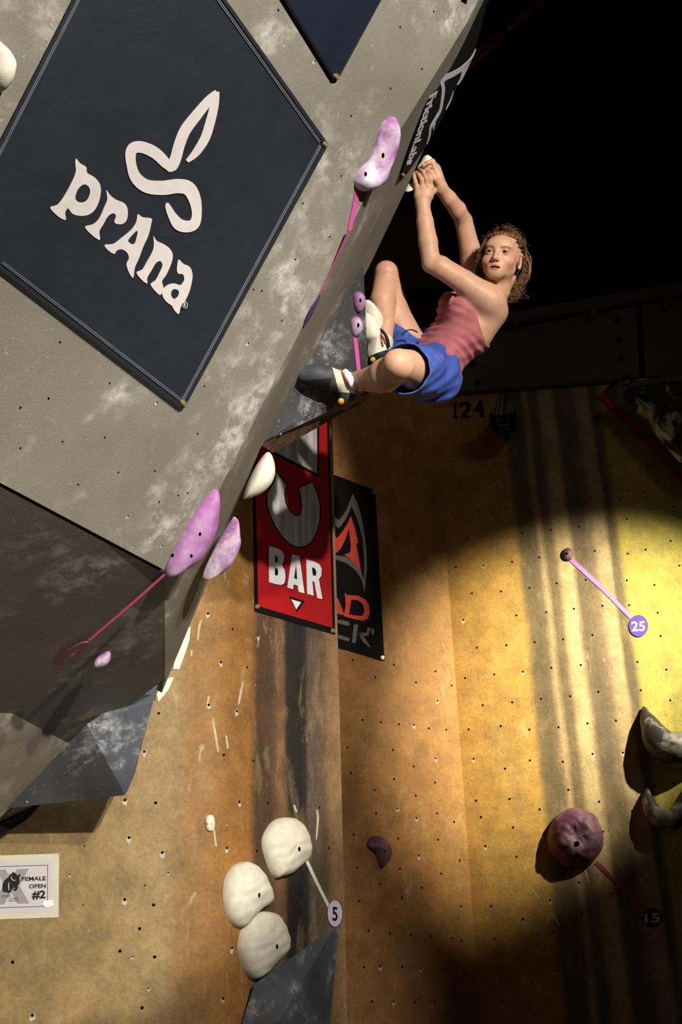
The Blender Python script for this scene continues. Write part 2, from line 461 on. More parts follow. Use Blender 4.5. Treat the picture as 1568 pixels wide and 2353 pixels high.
# ---- overhanging grey wall: panel, flank, underside
foldpx = [(1120, -40), (1075, 50), (992, 184), (895, 339), (803, 529), (711, 719), (600, 935), (497, 1140), (378, 1310)]
silpx = [(1150, -75), (1110, 12), (1012, 260), (938, 425), (850, 610), (780, 738), (600, 1026), (556, 1132), (490, 1306), (430, 1446), (372, 1592)]
fold3 = [G.hit(*q) for q in foldpx]
ov = empty('wall_overhang', (-0.2, 3.0, 3.6)); struct(ov)
tag(ov, 'grey overhanging climbing wall smeared with white chalk')
gl = [G.hit(-700, 1110 - 700 * 200 / 375.), G.hit(-700, -80), G.hit(600, -80)]
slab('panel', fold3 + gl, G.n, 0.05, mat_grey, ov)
# flank: strip between fold and far edge
sil3 = [S.hit(*q) for q in silpx]
sil3[-1] = P(372, 1592, 4.53); sil3[-2] = P(430, 1446, 4.40)
def resample(pts, n):
    pts = np.array(pts); d = np.r_[0, np.cumsum(np.linalg.norm(np.diff(pts, axis=0), axis=1))]
    t = np.linspace(0, d[-1], n); return np.array([[np.interp(x, d, pts[:, k]) for k in range(3)] for x in t])
fold_s = list(fold3)
crack = P(379, 1560, 4.42)
n_ = 40
fs = resample(fold_s, n_); ss = resample(sil3[:-2], n_)
V = []; Fc = []; K = 6
for i in range(n_):
    for k in range(K + 1):
        t = k / K; p = fs[i] * (1 - t) + ss[i] * t
        V.append(p + S.n * 0.002 * math.sin(math.pi * t))
for i in range(n_ - 1):
    for k in range(K):
        a = i * (K + 1) + k; Fc.append((a, a + 1, a + K + 2, a + K + 1))
e = len(V); V += [crack, sil3[-2], sil3[-1], P(370, 1570, 4.45)]
last = (n_ - 1) * (K + 1)
Fc += [tuple([last + k for k in range(K + 1)] + [e + 1, e + 2, e + 3, e])]
b0 = len(V)
bk = [p - S.n * 0.10 for p in list(ss) + [sil3[-2], sil3[-1]]]; V += bk          # far edge gets real thickness
idx = [i * (K + 1) + K for i in range(n_)] + [e + 1, e + 2]
for i in range(len(idx) - 1): Fc.append((idx[i], b0 + i, b0 + i + 1, idx[i + 1]))
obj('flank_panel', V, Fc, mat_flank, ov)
# underside, set back behind the lip of the big panel
H0, H1, H3 = P(-260, 985, 2.62), P(378, 1318, 3.64), P(150, 1700, 4.44)
HPl = Plane(H1, np.cross(H0 - H1, H3 - H1))
H3 = HPl.hit(172, 1716)
H2, H4, H5 = HPl.hit(376, 1562), P(14, 1872, 4.27), P(-700, 2480, 3.62)
Hm, Hn = HPl.hit(30, 1640), HPl.hit(-700, 1580)
H0 = HPl.hit(-700, 748)
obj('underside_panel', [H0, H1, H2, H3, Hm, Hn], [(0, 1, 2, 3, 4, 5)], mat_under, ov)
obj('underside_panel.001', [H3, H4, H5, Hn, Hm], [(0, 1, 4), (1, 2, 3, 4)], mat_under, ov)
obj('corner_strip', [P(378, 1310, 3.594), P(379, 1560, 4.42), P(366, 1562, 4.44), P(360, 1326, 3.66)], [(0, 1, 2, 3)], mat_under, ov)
slab('edge_beam', [P(-120, 1965, 4.1), P(-20, 1905, 4.2), P(95, 1846, 4.3), P(60, 1885, 4.3), P(-20, 1935, 4.2), P(-120, 2000, 4.1)], -fw, 0.05, mat_black, ov)
# torn white edge where the flank meets the column
def chip(name, L):
    pl = LW.at(*L[0]); return decal(name, pl, [L], mat_white_edge, ov, 0.003, 0.002)
chip('chipped_edge', [(438, 1440), (436, 1470), (424, 1506), (412, 1538), (398, 1538), (404, 1500), (416, 1450)])
chip('chipped_edge.001', [(400, 1556), (388, 1584), (364, 1614), (360, 1596), (380, 1560)])

# ---- bolt holes: real little recess rings too small to pick apart, one part per wall
def holes(parent, sets, rpx=3.0, seed=3, chip=0.25, name='bolt_holes', matc=None):
    rnd = random.Random(seed); V = []; Fc = []; V2 = []; F2 = []
    for pl0, scale, ox, oy, pts, rp in sets:
        for a, b in pts:
            x, y = a / scale + ox, b / scale + oy
            if pl0 is LW: pl = LW.at(x, y)
            else: pl = pl0
            c = pl.hit(x, y)
            rr = 0.0055 * rp
            k0 = len(V)
            for z, r_ in ((0.0004, rr), (0.0016, rr * 0.75)):
                for k in range(8):
                    w = 2 * math.pi * k / 8; V.append(c + pl.n * z + (pl.u * math.cos(w) + pl.v * math.sin(w)) * r_)
            Fc.append(tuple(range(k0 + 8, k0 + 16)))
            for k in range(8): Fc.append((k0 + k, k0 + (k + 1) % 8, k0 + 8 + (k + 1) % 8, k0 + 8 + k))
            if rnd.random() < chip:                                       # paint chipped off round the hole
                k1 = len(V2); mm = 11
                for k in range(mm):
                    w = 2 * math.pi * k / mm; q = rr * rnd.uniform(1.5, 2.8)
                    V2.append(c + pl.n * 0.0002 + pl.u * math.cos(w) * q * 0.7 + pl.v * (math.sin(w) * q - rr * 1.2))
                F2.append(tuple(range(k1, k1 + mm)))
    o = obj(name, V, Fc, mat_hole, parent); o['kind'] = 'stuff'
    if V2:
        o2 = obj('paint_chips', V2, F2, matc or plain('bare_filler', (205, 196, 172), 0.8), parent); o2['kind'] = 'stuff'

hC = [(84,46),(228,155),(346,75),(486,188),(610,118),(622,304),(712,207),(148,425),(265,440),(378,453),(474,458),(568,478),(678,488),(51,600),(340,616),(611,668),(472,720),(72,762),(347,800),(606,822),(224,869),(485,906),(369,986),(233,1017),(488,1048),(620,1017),(728,1072),(92,1153),(373,1177),(626,1184),(504,1285),(763,1317),(112,1361),(385,1368),(647,1399),(259,1466),(521,1488),(124,1573),(397,1550),(772,1606),(185,1762),(320,1778),(454,1790),(583,1795),(714,1808),(775,1824),(156,1992),(259,1987),(400,1988),(515,1999),(660,1998),(783,2004),(208,2210),(344,2210),(480,2214),(606,2212),(737,2212)]
hD1 = [(798,160),(982,137),(910,332),(820,485),(1023,464),(851,672),(1051,734),(866,936),(1079,926),(898,1041),(927,1226),(962,1605),(985,1813),(1026,2062),(1032,2210)]
hD2 = [(94,120),(275,95),(461,78),(26,314),(209,292),(394,275),(573,247),(820,58),(841,237),(1004,107),(1028,301),(135,487),(320,472),(504,447),(684,430),(139,682),(347,690),(536,641),(728,633),(921,682),(382,868),(577,944),(760,823),(929,848),(1052,829),(201,992),(32,1107),(602,1133),(787,1005),(818,1198),(1067,1244),(54,1292),(843,1418),(452,1455),(267,1568),(656,1525),(95,1687),(284,1771),(897,1792),(467,1655),(121,1882),(317,2017),(149,2090),(930,1998),(871,1592),(173,2286)]
hD3 = [(116,883),(166,720),(232,540),(85,557),(138,380),(410,520),(338,694),(437,690),(272,866),(450,848),(203,1045),(557,1010),(133,1223),(308,1213),(490,1190),(235,1390),(420,1378),(180,1558),(517,1530),(266,1735),(454,1719),(600,1355),(662,1162),(735,988),(627,826),(690,653),(872,628),(913,966),(987,782),(1014,1121),(772,1327),(958,1304),(882,1488),(1063,1469),(706,1510),(999,1655),(814,1682),(633,1700),(1169,793),(1228,735),(1323,748),(1217,919),(1224,1138),(1336,1113),(1370,856),(1455,717),(1512,840),(1496,1057),(1552,1214),(1393,1337),(1218,1308),(1233,1465),(1414,1513),(1432,1661)]
hA = [(902,57),(1122,78),(930,328),(1170,435),(899,775),(1107,813),(1007,985),(865,1146),(1115,1188),(1025,1555),(91,1226),(233,1609)]
hA2 = [(610,390),(504,595),(600,815),(1045,673),(1213,583),(1072,1415),(953,1187)]
hB = [(556,48),(822,215),(696,575),(978,628),(1101,288),(567,1035),(865,1105),(728,1577),(1045,1640),(897,2083)]
hB2 = [(432,92),(690,100),(320,505),(590,530),(365,1405),(1155,140),(1240,505),(286,1860),(725,930)]
holes(wall_mid, [(Cp, 2.757, 780, 1500, hC, 1.25)], chip=0.22)
holes(wall_right, [(Dp, 2.757, 780, 1500, hD1, 1.3), (Dp, 2.757, 1168, 1500, hD2, 1.3), (Dp, 2.761, 1000, 860, hD3, 1.3)], chip=0.15)
holes(wall_left, [(LW, 3.136, 0, 1820, hA, 1.2), (LW, 3.136, 0, 1820, hA2, 0.6), (LW, 3.136, 0, 1400, [(1145, 750), (1040, 1027)], 1.1),
                  (LW, 4.708, 360, 1400, hB, 1.1), (LW, 3.92, 440, 1820, hB2, 1.1)], chip=0.6)
hG = [(807,266),(784,404),(696,467),(758,544),(679,596),(724,140),(640,23),(583,665),(602,668),(648,736),(571,788),(138,786),(252,881),(112,916),(47,936),(361,924),(470,887),(997,26),(920,62),(970,158),(898,203)]
hG2 = [(105,128),(250,78),(540,280),(322,302),(105,335),(610,460),(402,522),(797,453),(820,612),(918,578),(966,565),(660,683),(835,835),(1017,260)]
holes(ov, [(G, 1, 0, 0, hG, 0.6), (G, 2.24, 0, 880, hG2, 0.6)], chip=0.12)

# small chalk and paint marks brushed on the walls
mat_chalk = plain('chalk_white', (206, 190, 156), 0.9, 0.1, 0.1)
def marks(parent, pl, sets, w, name='chalk_marks'):
    V = []; Fc = []
    for L in sets:
        c = crom(np.array(L, float), 4) if len(L) > 2 else np.array(L, float)
        k0 = len(V)
        for i in range(len(c)):
            t = c[min(i + 1, len(c) - 1)] - c[max(i - 1, 0)]; t = t / np.linalg.norm(t)
            nn = np.array([-t[1], t[0]]) * w * (0.35 + 0.65 * math.sin(math.pi * (i + .5) / len(c)))
            V += [pl.hit(*(c[i] + nn), 0.0003), pl.hit(*(c[i] - nn), 0.0003)]
        for i in range(len(c) - 1): Fc.append((k0 + 2 * i, k0 + 2 * i + 1, k0 + 2 * i + 3, k0 + 2 * i + 2))
    o = obj(name, V, Fc, mat_chalk, parent); o['kind'] = 'stuff'
marks(wall_left, LW, [[(464, 1424), (458, 1440), (455, 1472)], [(441, 1494), (440, 1508)], [(559, 1565), (552, 1600), (549, 1618)],
                     [(489, 1650), (495, 1685), (502, 1728)], [(477, 1620), (480, 1600)], [(520, 1690), (524, 1720)], [(492, 1905), (497, 1945)],
                     [(676, 1850), (682, 1866)], [(728, 1860), (731, 1880), (727, 1930)]], 2.6)
marks(wall_right, Dp, [[(1221, 2040), (1240, 2065)], [(1206, 2118), (1225, 2132), (1247, 2145)], [(1252, 2140), (1262, 2112), (1268, 2098)], [(1270, 2100), (1287, 2128)],
                       [(1345, 1998), (1354, 2026)]], 2.0)

# ------------------------------------------------------------------ banners
def fabric(name, rgb, rough=0.55, spec=0.35, bump=0.25):
    m = M(name, rough, spec); v = m.coord()
    n = m.noise(v, 5, 4, 0.6, 0.8); m.bump(m.math('ADD', n, m.math('MULTIPLY', m.noise(v, 400, 1), 0.05)), bump, 0.02)
    c = C3(*rgb); return m.color(m.mix(m.ramp(m.noise(v, 9, 4), [(0.3, 0.0), (0.7, 1.0)]), tuple(x * .8 for x in c[:3]) + (1,), c))
mat_navy = fabric('navy_banner_cloth', (37, 40, 48), 0.6, 0.22)
mat_navy2 = fabric('dark_blue_banner_cloth', (24, 30, 46), 0.6, 0.2)
mat_print = plain('off_white_print', (206, 198, 193), 0.6, 0.3, 0.04)
mat_hem = plain('grey_stitching', (112, 114, 124), 0.7)
mat_brass = M('brass_grommet', 0.35, 0.5); mat_brass.b.inputs['Metallic'].default_value = 0.7; mat_brass = mat_brass.color(C3(196, 172, 120))
mat_red = fabric('red_banner_vinyl', (176, 26, 30), 0.45)
mat_bblack = fabric('black_banner_vinyl', (17, 16, 16), 0.8, 0.12)
mat_silver = M('silver_print', 0.5, 0.4)
_v = mat_silver.coord(scale=(9, 9, 0.6)); mat_silver = mat_silver.color(mat_silver.mix(mat_silver.ramp(mat_silver.noise(_v, 3, 3), [(0.35, 0.0), (0.65, 1.0)]), C3(150, 145, 140), C3(212, 206, 200)))
mat_white = plain('white_print', (232, 230, 226), 0.6, 0.3, 0.03)
mat_greyp = plain('grey_print', (96, 92, 84), 0.6, 0.3, 0.05)
mat_redp = plain('red_print', (206, 66, 50), 0.6, 0.3, 0.05)
mat_ink = plain('black_print', (16, 15, 16), 0.6, 0.3, 0.03)

def sheet(name, pl, corners, mat, parent, off, nu=26, nv=26, sag=0.006, seed=1, thick=0.0015):
    """cloth panel fixed at its corners: slightly rippled grid with real thickness"""
    q = [pl.uv(a, b, off) for a, b in corners]; V = []
    for i in range(nu + 1):
        for j in range(nv + 1):
            a, b = i / nu, j / nv
            p = (1 - a) * (1 - b) * q[0] + a * (1 - b) * q[1] + a * b * q[2] + (1 - a) * b * q[3]
            w = pl.w(p, off)
            edge = min(a, 1 - a, b, 1 - b)
            d = sag * (0.5 + 0.5 * vnoise(w, 6, seed)) * min(1, edge * 8)
            d += sag * 0.5 * math.exp(-((a - 1) ** 2 + (b - 1) ** 2) * 14) * math.sin(math.atan2(1.001 - b, 1.001 - a) * 14)
            V.append(w - pl.n * abs(d) * 0.6)
    Fc = []
    for i in range(nu):
        for j in range(nv):
            k = i * (nv + 1) + j; Fc.append((k, k + nv + 1, k + nv + 2, k + 1))
    return obj(name, V, Fc, mat, parent, smooth=True)

def grommet(pl, x, y, r, parent, off):
    g = disc('grommet', pl, x, y, r, r * 1.05, mat_brass, parent, off, 0.004, 18)
    disc('bolt_head', pl, x, y, r * 0.45, r * 0.5, plain('bolt_steel', (150, 130, 80), 0.4, 0.5), g, off + 0.004, 0.004, 12)
    return g

mat_hemdark = plain('banner_hem', (34, 36, 42), 0.7)
# diamond-hung dark banner on the overhang
bn = empty('wall_banner', G.hit(330, 470)); tag(bn, 'large dark navy banner hung diagonally on the grey overhang with white leaf logo', 'banner')
cpx = [(-103, 530), (420, 936), (750, 330), (315, -281)]
sheet('cloth', G, cpx, mat_navy, bn, 0.006, sag=0.002)
def hem(pl, p, q, inset, parent, mat=mat_hem, w=1.0, off=0.0085):
    p, q = np.array(p), np.array(q); t = nrm(q - p); nn = np.array([-t[1], t[0]])
    for k in inset:
        ribbon('stitching', pl, [tuple(p + nn * k) + (w,), tuple(q + nn * k) + (w,)], mat, parent, off, 0.0006, sub=1)
hem(G, (0, 610), (414, 929), (-7, -11), bn); hem(G, (424, 928), (744, 338), (-6, -10), bn)
hem(G, (742, 322), (480, -45), (-6, -10), bn); hem(G, (-60, 446), (190, -40), (8, 12), bn)
for a, b in [((-80, 554), (418, 936)), ((418, 936), (749, 331)), ((749, 331), (470, -62)), ((-80, 487), (196, -50))]:
    ribbon('hem', G, [a + (4.0,), b + (4.0,)], mat_hemdark, bn, 0.007, 0.004, sub=1)
grommet(G, 421, 926, 7, bn, 0.009); grommet(G, 747, 331, 6.5, bn, 0.009)
Z = dict(scale=1.96, off=0.0066, thick=0.0010)
ribbon('leaf_logo', G, [(842, 726, 8), (880, 690, 17), (922, 625, 21), (948, 545, 21), (966, 470, 19), (975, 412, 13)], mat_print, bn, **Z)
ribbon('leaf_logo.001', G, [(977, 414, 12), (940, 452, 20), (880, 525, 24), (835, 585, 25), (808, 650, 25), (790, 715, 25), (772, 752, 24), (762, 772, 6)], mat_print, bn, **dict(Z, off=0.0070))
ribbon('leaf_logo.002', G, [(766, 772, 6), (748, 738, 22), (700, 690, 26), (645, 664, 26), (605, 665, 26), (588, 690, 24), (592, 745, 22), (612, 800, 26), (660, 838, 30), (730, 846, 32),
                            (800, 838, 32), (848, 848, 32), (876, 895, 28), (886, 960, 22), (876, 1006, 24), (845, 1020, 26), (805, 1010, 27), (775, 970, 19), (757, 932, 13), (752, 914, 6)], mat_print, bn, **dict(Z, off=0.0074))
lp = [[(343,714),(360,735),(388,752),(392,778),(425,798),(452,835),(450,890),(430,940),(400,966),(362,972),(325,962),(306,938),(293,958),(296,990),(262,975),(225,935),(258,922),(290,880),(325,815),(341,770),(338,735)],
      [(378,830),(400,842),(405,868),(392,900),(370,912),(346,905),(339,885),(352,850)]]
lr = [[(478,855),(497,880),(525,900),(560,915),(575,945),(572,985),(558,1005),(535,1010),(514,1000),(522,972),(508,960),(485,975),(465,1010),(447,1042),(450,1080),(418,1062),(382,1022),(418,1010),(445,985),(470,930),(483,895)]]
lA = [[(620,965),(642,978),(682,984),(680,1010),(668,1060),(645,1110),(625,1165),(607,1205),(600,1250),(583,1232),(569,1190),(580,1165),(572,1138),(546,1122),(524,1130),(515,1143),(490,1130),(470,1103),(510,1098),(545,1072),(590,1035),(613,1000)],
      [(618,1038),(614,1072),(602,1100),(576,1086),(592,1062)]]
ln = [[(690,1063),(706,1084),(735,1098),(765,1120),(778,1150),(770,1190),(748,1238),(730,1266),(736,1298),(722,1328),(700,1312),(678,1280),(700,1262),(716,1232),(731,1196),(722,1176),(702,1184),(682,1218),(663,1250),(663,1276),(640,1262),(614,1228),(640,1214),(660,1180),(685,1135),(693,1100)]]
la = [[(805,1168),(826,1188),(855,1202),(867,1240),(857,1300),(836,1350),(814,1382),(805,1414),(785,1397),(773,1376),(750,1360),(731,1330),(736,1300),(760,1281),(790,1277),(813,1284),(829,1260),(824,1236),(800,1230),(797,1200)],
      [(790,1302),(805,1312),(800,1336),(782,1346),(770,1326),(776,1306)]]
for L in (lp, lr, lA, ln, la):
    decal('letter', G, L, mat_print, bn, smooth=3, **Z)
disc('registered_mark', G, 425, 700.5, 6.6, 8.5, mat_print, bn, 0.0086, 0.0008, 20)
disc('registered_mark.001', G, 425, 700.5, 5.4, 7.1, mat_navy, bn, 0.0092, 0.0008, 20)
text('registered_mark.002', G, 'R', [(422, 706), (428, 706), (428, 695), (422, 695)], mat_print, bn, 0.0098, bold=0.02)

# second banner at the top
b2 = empty('wall_banner.001', G.hit(760, 60)); tag(b2, 'dark blue banner corner hanging point down at the top of the overhang', 'banner')
sheet('cloth', G, [(640, -25), (771, 186), (905, -60), (760, -260)], mat_navy2, b2, 0.006, seed=5)
grommet(G, 772, 175, 6.5, b2, 0.009)
ribbon('hem', G, [(640, -25, 3), (768, 183, 3)], mat_black, b2, 0.0075, 0.003, sub=1)
ribbon('hem.001', G, [(774, 183, 2), (898, -45, 2)], mat_navy, b2, 0.0075, 0.002, sub=1)

# black banner wrapped along the flank
S2 = Plane(S.o + S.n * 0.006, S.n)
b3 = empty('wall_banner.002', S2.hit(1010, 220)); tag(b3, 'long black banner with white mountain line stretched along the flank of the overhang', 'banner')
Z8 = dict(scale=3.92, ox=880, oy=0)
decal('cloth', S2, [[(940, -60), (760, 290), (490, 720), (372, 950), (150, 1612), (215, 1560), (400, 1290), (560, 1010), (700, 700), (830, 440), (930, 40), (1000, -80)]], mat_bblack, b3, 0.004, 0.003, **Z8)
ZR = dict(scale=3.92, ox=880, oy=0, off=0.0075, thick=0.001)
mat_pale = plain('pale_grey_print', (190, 186, 196), 0.6, 0.3, 0.03)
ribbon('mountain_line', S2, [(838, 440, 3), (800, 520, 9), (720, 610, 18), (630, 668, 22), (560, 700, 24), (535, 740, 18), (545, 800, 15), (535, 900, 13), (515, 1000, 12), (470, 1080, 11), (430, 1150, 9), (420, 1220, 8), (395, 1300, 4)], mat_pale, b3, **ZR)
ribbon('mountain_line.001', S2, [(790, 545, 6), (735, 640, 16), (700, 720, 9), (672, 765, 3)], mat_pale, b3, **ZR)
ribbon('mountain_line.002', S2, [(636, 820, 3), (610, 905, 6), (570, 985, 3)], mat_pale, b3, **ZR)
ribbon('mountain_line.003', S2, [(475, 1105, 3), (455, 1150, 5), (462, 1170, 3)], mat_pale, b3, **ZR)
q8 = lambda x, y: (x / 3.92 + 880, y / 3.92)
text('lettering', S2, 'FrictionLabs', [q8(418, 870), q8(208, 1490), q8(270, 1475), q8(495, 815)], mat_pale, b3, 0.0075, 0.001, 0.03)
grommet(S2, 926, 401, 3, b3, 0.007)

# red banner on the column
b4 = empty('wall_banner.003', B.hit(680, 1250)); tag(b4, 'red banner with silver emblem and white BAR lettering on the ochre column', 'banner')
cq = [(586, 1404), (771, 1458), (755, 905), (576, 850)]
sheet('cloth', B, cq, mat_bblack, b4, 0.006, seed=3, sag=0.003)
decal('red_field', B, [[(593.5, 1393), (764.5, 1443), (750, 912), (583, 860)]], mat_red, b4, 0.0075, 0.001)
Z7 = dict(scale=4.48, ox=560, oy=1060)
uo = [(322,96),(440,248),(415,330),(428,430),(472,518),(535,568),(588,550),(604,470),(594,380),(578,300),(574,276),(707,222),(752,330),(782,450),(780,600),(752,720),(702,820),(640,866),(560,880),(480,852),(400,772),(330,662),(275,552),(248,442),(245,340),(272,290),(306,240),(325,180)]
cc = np.mean(uo, axis=0)
ribbon('emblem_outline', B, [(p[0], p[1], 14) for p in uo + [uo[0]]], mat_ink, b4, 0.0086, 0.0006, 4.48, 560, 1060, 1)
decal('emblem', B, [uo], mat_silver, b4, 0.0092, 0.001, **Z7)
decal('emblem_top_outline', B, [[(620, 1040), (733, 1097), (735, 900), (610, 870)]], mat_ink, b4, 0.0086, 0.0006)
decal('emblem_top', B, [[(624, 1034), (729, 1088), (728, 905), (616, 876)]], mat_silver, b4, 0.0092, 0.001)
lB = [[(262,875),(330,890),(390,920),(418,965),(415,1020),(396,1075),(425,1120),(432,1200),(420,1255),(390,1275),(330,1265),(262,1245)], [(325,960),(350,985),(357,1020),(345,1045),(322,1040)], [(322,1090),(352,1110),(358,1150),(345,1180),(320,1172)]]
lA2 = [[(500,955),(575,980),(628,1360),(568,1345),(558,1280),(515,1268),(510,1318),(450,1300)], [(540,1055),(552,1215),(520,1205)]]
lR = [[(645,1010),(720,1030),(780,1060),(805,1110),(800,1180),(775,1215),(812,1420),(760,1408),(728,1240),(708,1235),(722,1385),(655,1365)], [(702,1090),(735,1105),(750,1140),(745,1180),(712,1175)]]
for L in (lB, lA2, lR):
    decal('letter_shadow', B, [[(x + 9, y + 9) for x, y in L[0]]], mat_ink, b4, 0.0086, 0.0006, **Z7)
    decal('letter', B, L, mat_white, b4, 0.0092, 0.001, **Z7)
decal('arrow_outline', B, [[(465, 1385), (632, 1440), (550, 1555)]], mat_ink, b4, 0.0086, 0.0006, **Z7)
decal('arrow', B, [[(490, 1420), (592, 1452), (542, 1525)]], mat_white, b4, 0.0092, 0.001, **Z7)
for q in [(591, 1394), (765, 1449)]: grommet(B, q[0], q[1], 5, b4, 0.009)

# black banner in the recess
b5 = empty('wall_banner.004', Cp.hit(820, 1300)); tag(b5, 'black banner with grey and red spike logo half hidden behind the column', 'banner')
sheet('cloth', Cp, [(690, 1464), (884, 1518), (863, 1127), (690, 1061)], mat_bblack, b5, 0.01, seed=4, sag=0.003)
K7 = dict(off=0.0125, thick=0.001, scale=4.48, ox=560, oy=1060)
decal('spike_logo', Cp, [[(1125,330),(1180,450),(1230,650),(1265,900),(1270,1100),(1245,1350),(1215,1220),(1150,1120),(1060,1050),(955,1012),(860,1010),(860,965),(955,968),(1060,985),(1150,1055),(1215,1150),(1240,1220),(1240,1000),(1225,800),(1180,620),(1112,460),(1060,580),(1010,660),(975,690),(935,650),(905,560),(935,560),(965,600),(1000,590),(1060,500)]], mat_greyp, b5, **K7)
decal('flame_logo', Cp, [[(1105,565),(1150,700),(1180,840),(1160,850),(1180,960),(1210,1140),(1150,1060),(1090,1000),(1035,960),(1095,940),(1105,880),(1085,690),(1050,800),(1000,900),(955,945),(930,900),(930,760),(965,790),(1020,720),(1070,640)]], mat_redp, b5, **K7)
decal('letter', Cp, [[(960, 1400), (975, 1420), (1040, 1585), (1000, 1580), (965, 1570), (900, 1560)]], mat_redp, b5, **K7)
decal('letter.001', Cp, [[(1040,1352),(1062,1375),(1180,1385),(1250,1420),(1290,1480),(1300,1560),(1280,1620),(1230,1642),(1140,1625),(1030,1595),(1052,1480)], [(1110,1425),(1180,1430),(1230,1470),(1245,1540),(1225,1590),(1160,1590),(1085,1575)]], mat_redp, b5, **K7)
ribbon('letter.002', Cp, [(1078, 1690, 22), (1070, 1672, 24), (1000, 1652, 22), (930, 1650, 22), (925, 1790, 22), (1000, 1812, 20), (1090, 1838, 18)], mat_greyp, b5, sub=1, **K7)
ribbon('letter.003', Cp, [(1158, 1680, 22), (1135, 1868, 20)], mat_greyp, b5, sub=1, **K7)
ribbon('letter.004', Cp, [(1295, 1712, 18), (1275, 1780, 20), (1195, 1785, 18)], mat_greyp, b5, sub=1, **K7)
ribbon('letter.005', Cp, [(1200, 1775, 16), (1245, 1850, 20), (1300, 1912, 8)], mat_greyp, b5, sub=1, **K7)
disc('registered_mark', Cp, 857, 1451.5, 3.5, 8, mat_greyp, b5, 0.0125, 0.0008, 16)
for q in [(859, 1132), (879, 1511)]: grommet(Cp, q[0], q[1], 4, b5, 0.013)

# ------------------------------------------------------------------ volumes (big black wooden features)
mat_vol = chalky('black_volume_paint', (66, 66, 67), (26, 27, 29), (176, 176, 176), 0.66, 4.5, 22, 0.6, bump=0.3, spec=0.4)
mat_vol_lit = chalky('volume_paint_lit', (88, 91, 98), (46, 48, 53), (184, 186, 190), 0.62, 5, 20, 0.6, bump=0.3, spec=0.4)  # lighter copy of the volume paint for facets that catch the light
mat_ply = plain('raw_plywood', (92, 66, 50), 0.8, 0.2, 0.3, 40)

def poly(name, V, Fc, mat, parent=None): return obj(name, V, Fc, mat, parent)
zS = lambda x, y: float((S.hit(x, y) - CAM) @ fw)
vt = empty('wall_volume', P(740, 850, 4.1)); tag(vt, 'big black wooden volume under the climber\'s feet on the overhang flank', 'volume')
vA = P(829, 602, 4.02); vB = P(596, 1020, 3.93); vD = P(849, 902, 4.16)
VF = Plane(vA, np.cross(vB - vA, vD - vA))
vA2, vBm, vE = VF.hit(836, 616), VF.hit(700, 792, -0.004), VF.hit(841, 735, 0.004)
vM, vM2 = VF.hit(735, 938, 0.012), VF.hit(640, 868, -0.004)
vB2 = P(627, 1041, 4.03); vD2 = P(849, 915, 4.27)
vK = P(800, 720, 4.45); vK2 = P(690, 1000, 4.40)
poly('face', [vA, vA2, vE, vD, vM, vM2, vBm], [(0, 1, 2, 6), (6, 2, 4, 5), (2, 3, 4)], mat_vol, vt)
poly('face.001', [vM2, vM, vD, vB, VF.hit(590, 1000)], [(0, 1, 3, 4), (1, 2, 3)], mat_vol, vt)
poly('edge_face', [vB, vD, vD2, vB2], [(0, 1, 2, 3)], mat_ply, vt)
poly('side_face', [vA2, vE, vD, vD2, vB2, vK2, vK], [(0, 1, 6), (1, 2, 3, 5, 6), (3, 4, 5)], mat_vol, vt)
for q in [(726, 797), (640, 968), (688, 953), (732, 815), (645, 998)]:
    o_ = tube('screw', [VF.hit(*q) + fw * 0.004, VF.hit(*q) - fw * 0.003], [0.004, 0.004], mat_brass, vt, 8, sub=1)

v2 = empty('wall_volume.001', P(220, 1750, 3.95)); tag(v2, 'black wooden volume under the lower lip of the grey overhang above the paper sign', 'volume')
w = dict(l=P(14, 1858, 4.10), m=P(200, 1664, 4.34), t=P(369, 1550, 4.44), t2=P(352, 1612, 4.42), r=P(310, 1775, 4.20), b=P(296, 1812, 4.12), b2=P(287, 1827, 4.07), bk=P(250, 1800, 4.36), bl=P(40, 1850, 4.25))
poly('face', [w['l'], w['m'], w['b2']], [(0, 2, 1)], mat_vol, v2)  # shaded facet painted with the darker copy
poly('face.001', [w['m'], w['t'], w['t2'], w['r'], w['b'], w['b2']], [(0, 5, 4, 3, 2, 1)], mat_vol_lit, v2)
poly('bottom_face', [w['l'], w['b2'], w['b'], w['r'], w['t2'], w['bk'], w['bl']], [(0, 6, 5, 1), (1, 5, 2), (2, 5, 3), (3, 5, 4)], mat_vol, v2)
for q in [(222, 1668, 4.335), (254, 1674, 4.345), (276, 1760, 4.195), (62, 1843, 4.11), (95, 1786, 4.19)]:
    tube('screw', [P(*q) + fw * 0.01, P(*q) - fw * 0.005], [0.005, 0.005], mat_brass, v2, 8, sub=1)

v3 = empty('wall_volume.002', B.hit(670, 2280)); tag(v3, 'charcoal wooden volume at the foot of the column below the white holds', 'volume')
pk = B.hit(640, 2350, 0.09)
vv = [B.hit(770, 2128, 0.004), B.hit(778, 2150, 0.0), B.hit(752, 2420, 0.0), B.hit(535, 2430, 0.0), B.hit(556, 2350, 0.01), B.hit(584, 2262, 0.03), B.hit(600, 2250, 0.03)]
poly('face', [vv[0], vv[5], vv[6], pk, B.hit(745, 2360, 0.05)], [(0, 2, 1, 3)], mat_vol_lit, v3)
poly('face.001', [vv[5], vv[4], vv[3], pk], [(0, 1, 2, 3)], mat_vol, v3)  # darker copy paints the shade on this lower left facet
poly('face.002', [vv[0], pk, B.hit(660, 2480, 0.08), vv[2], vv[1]], [(0, 1, 2, 3, 4)], mat_vol_lit, v3)

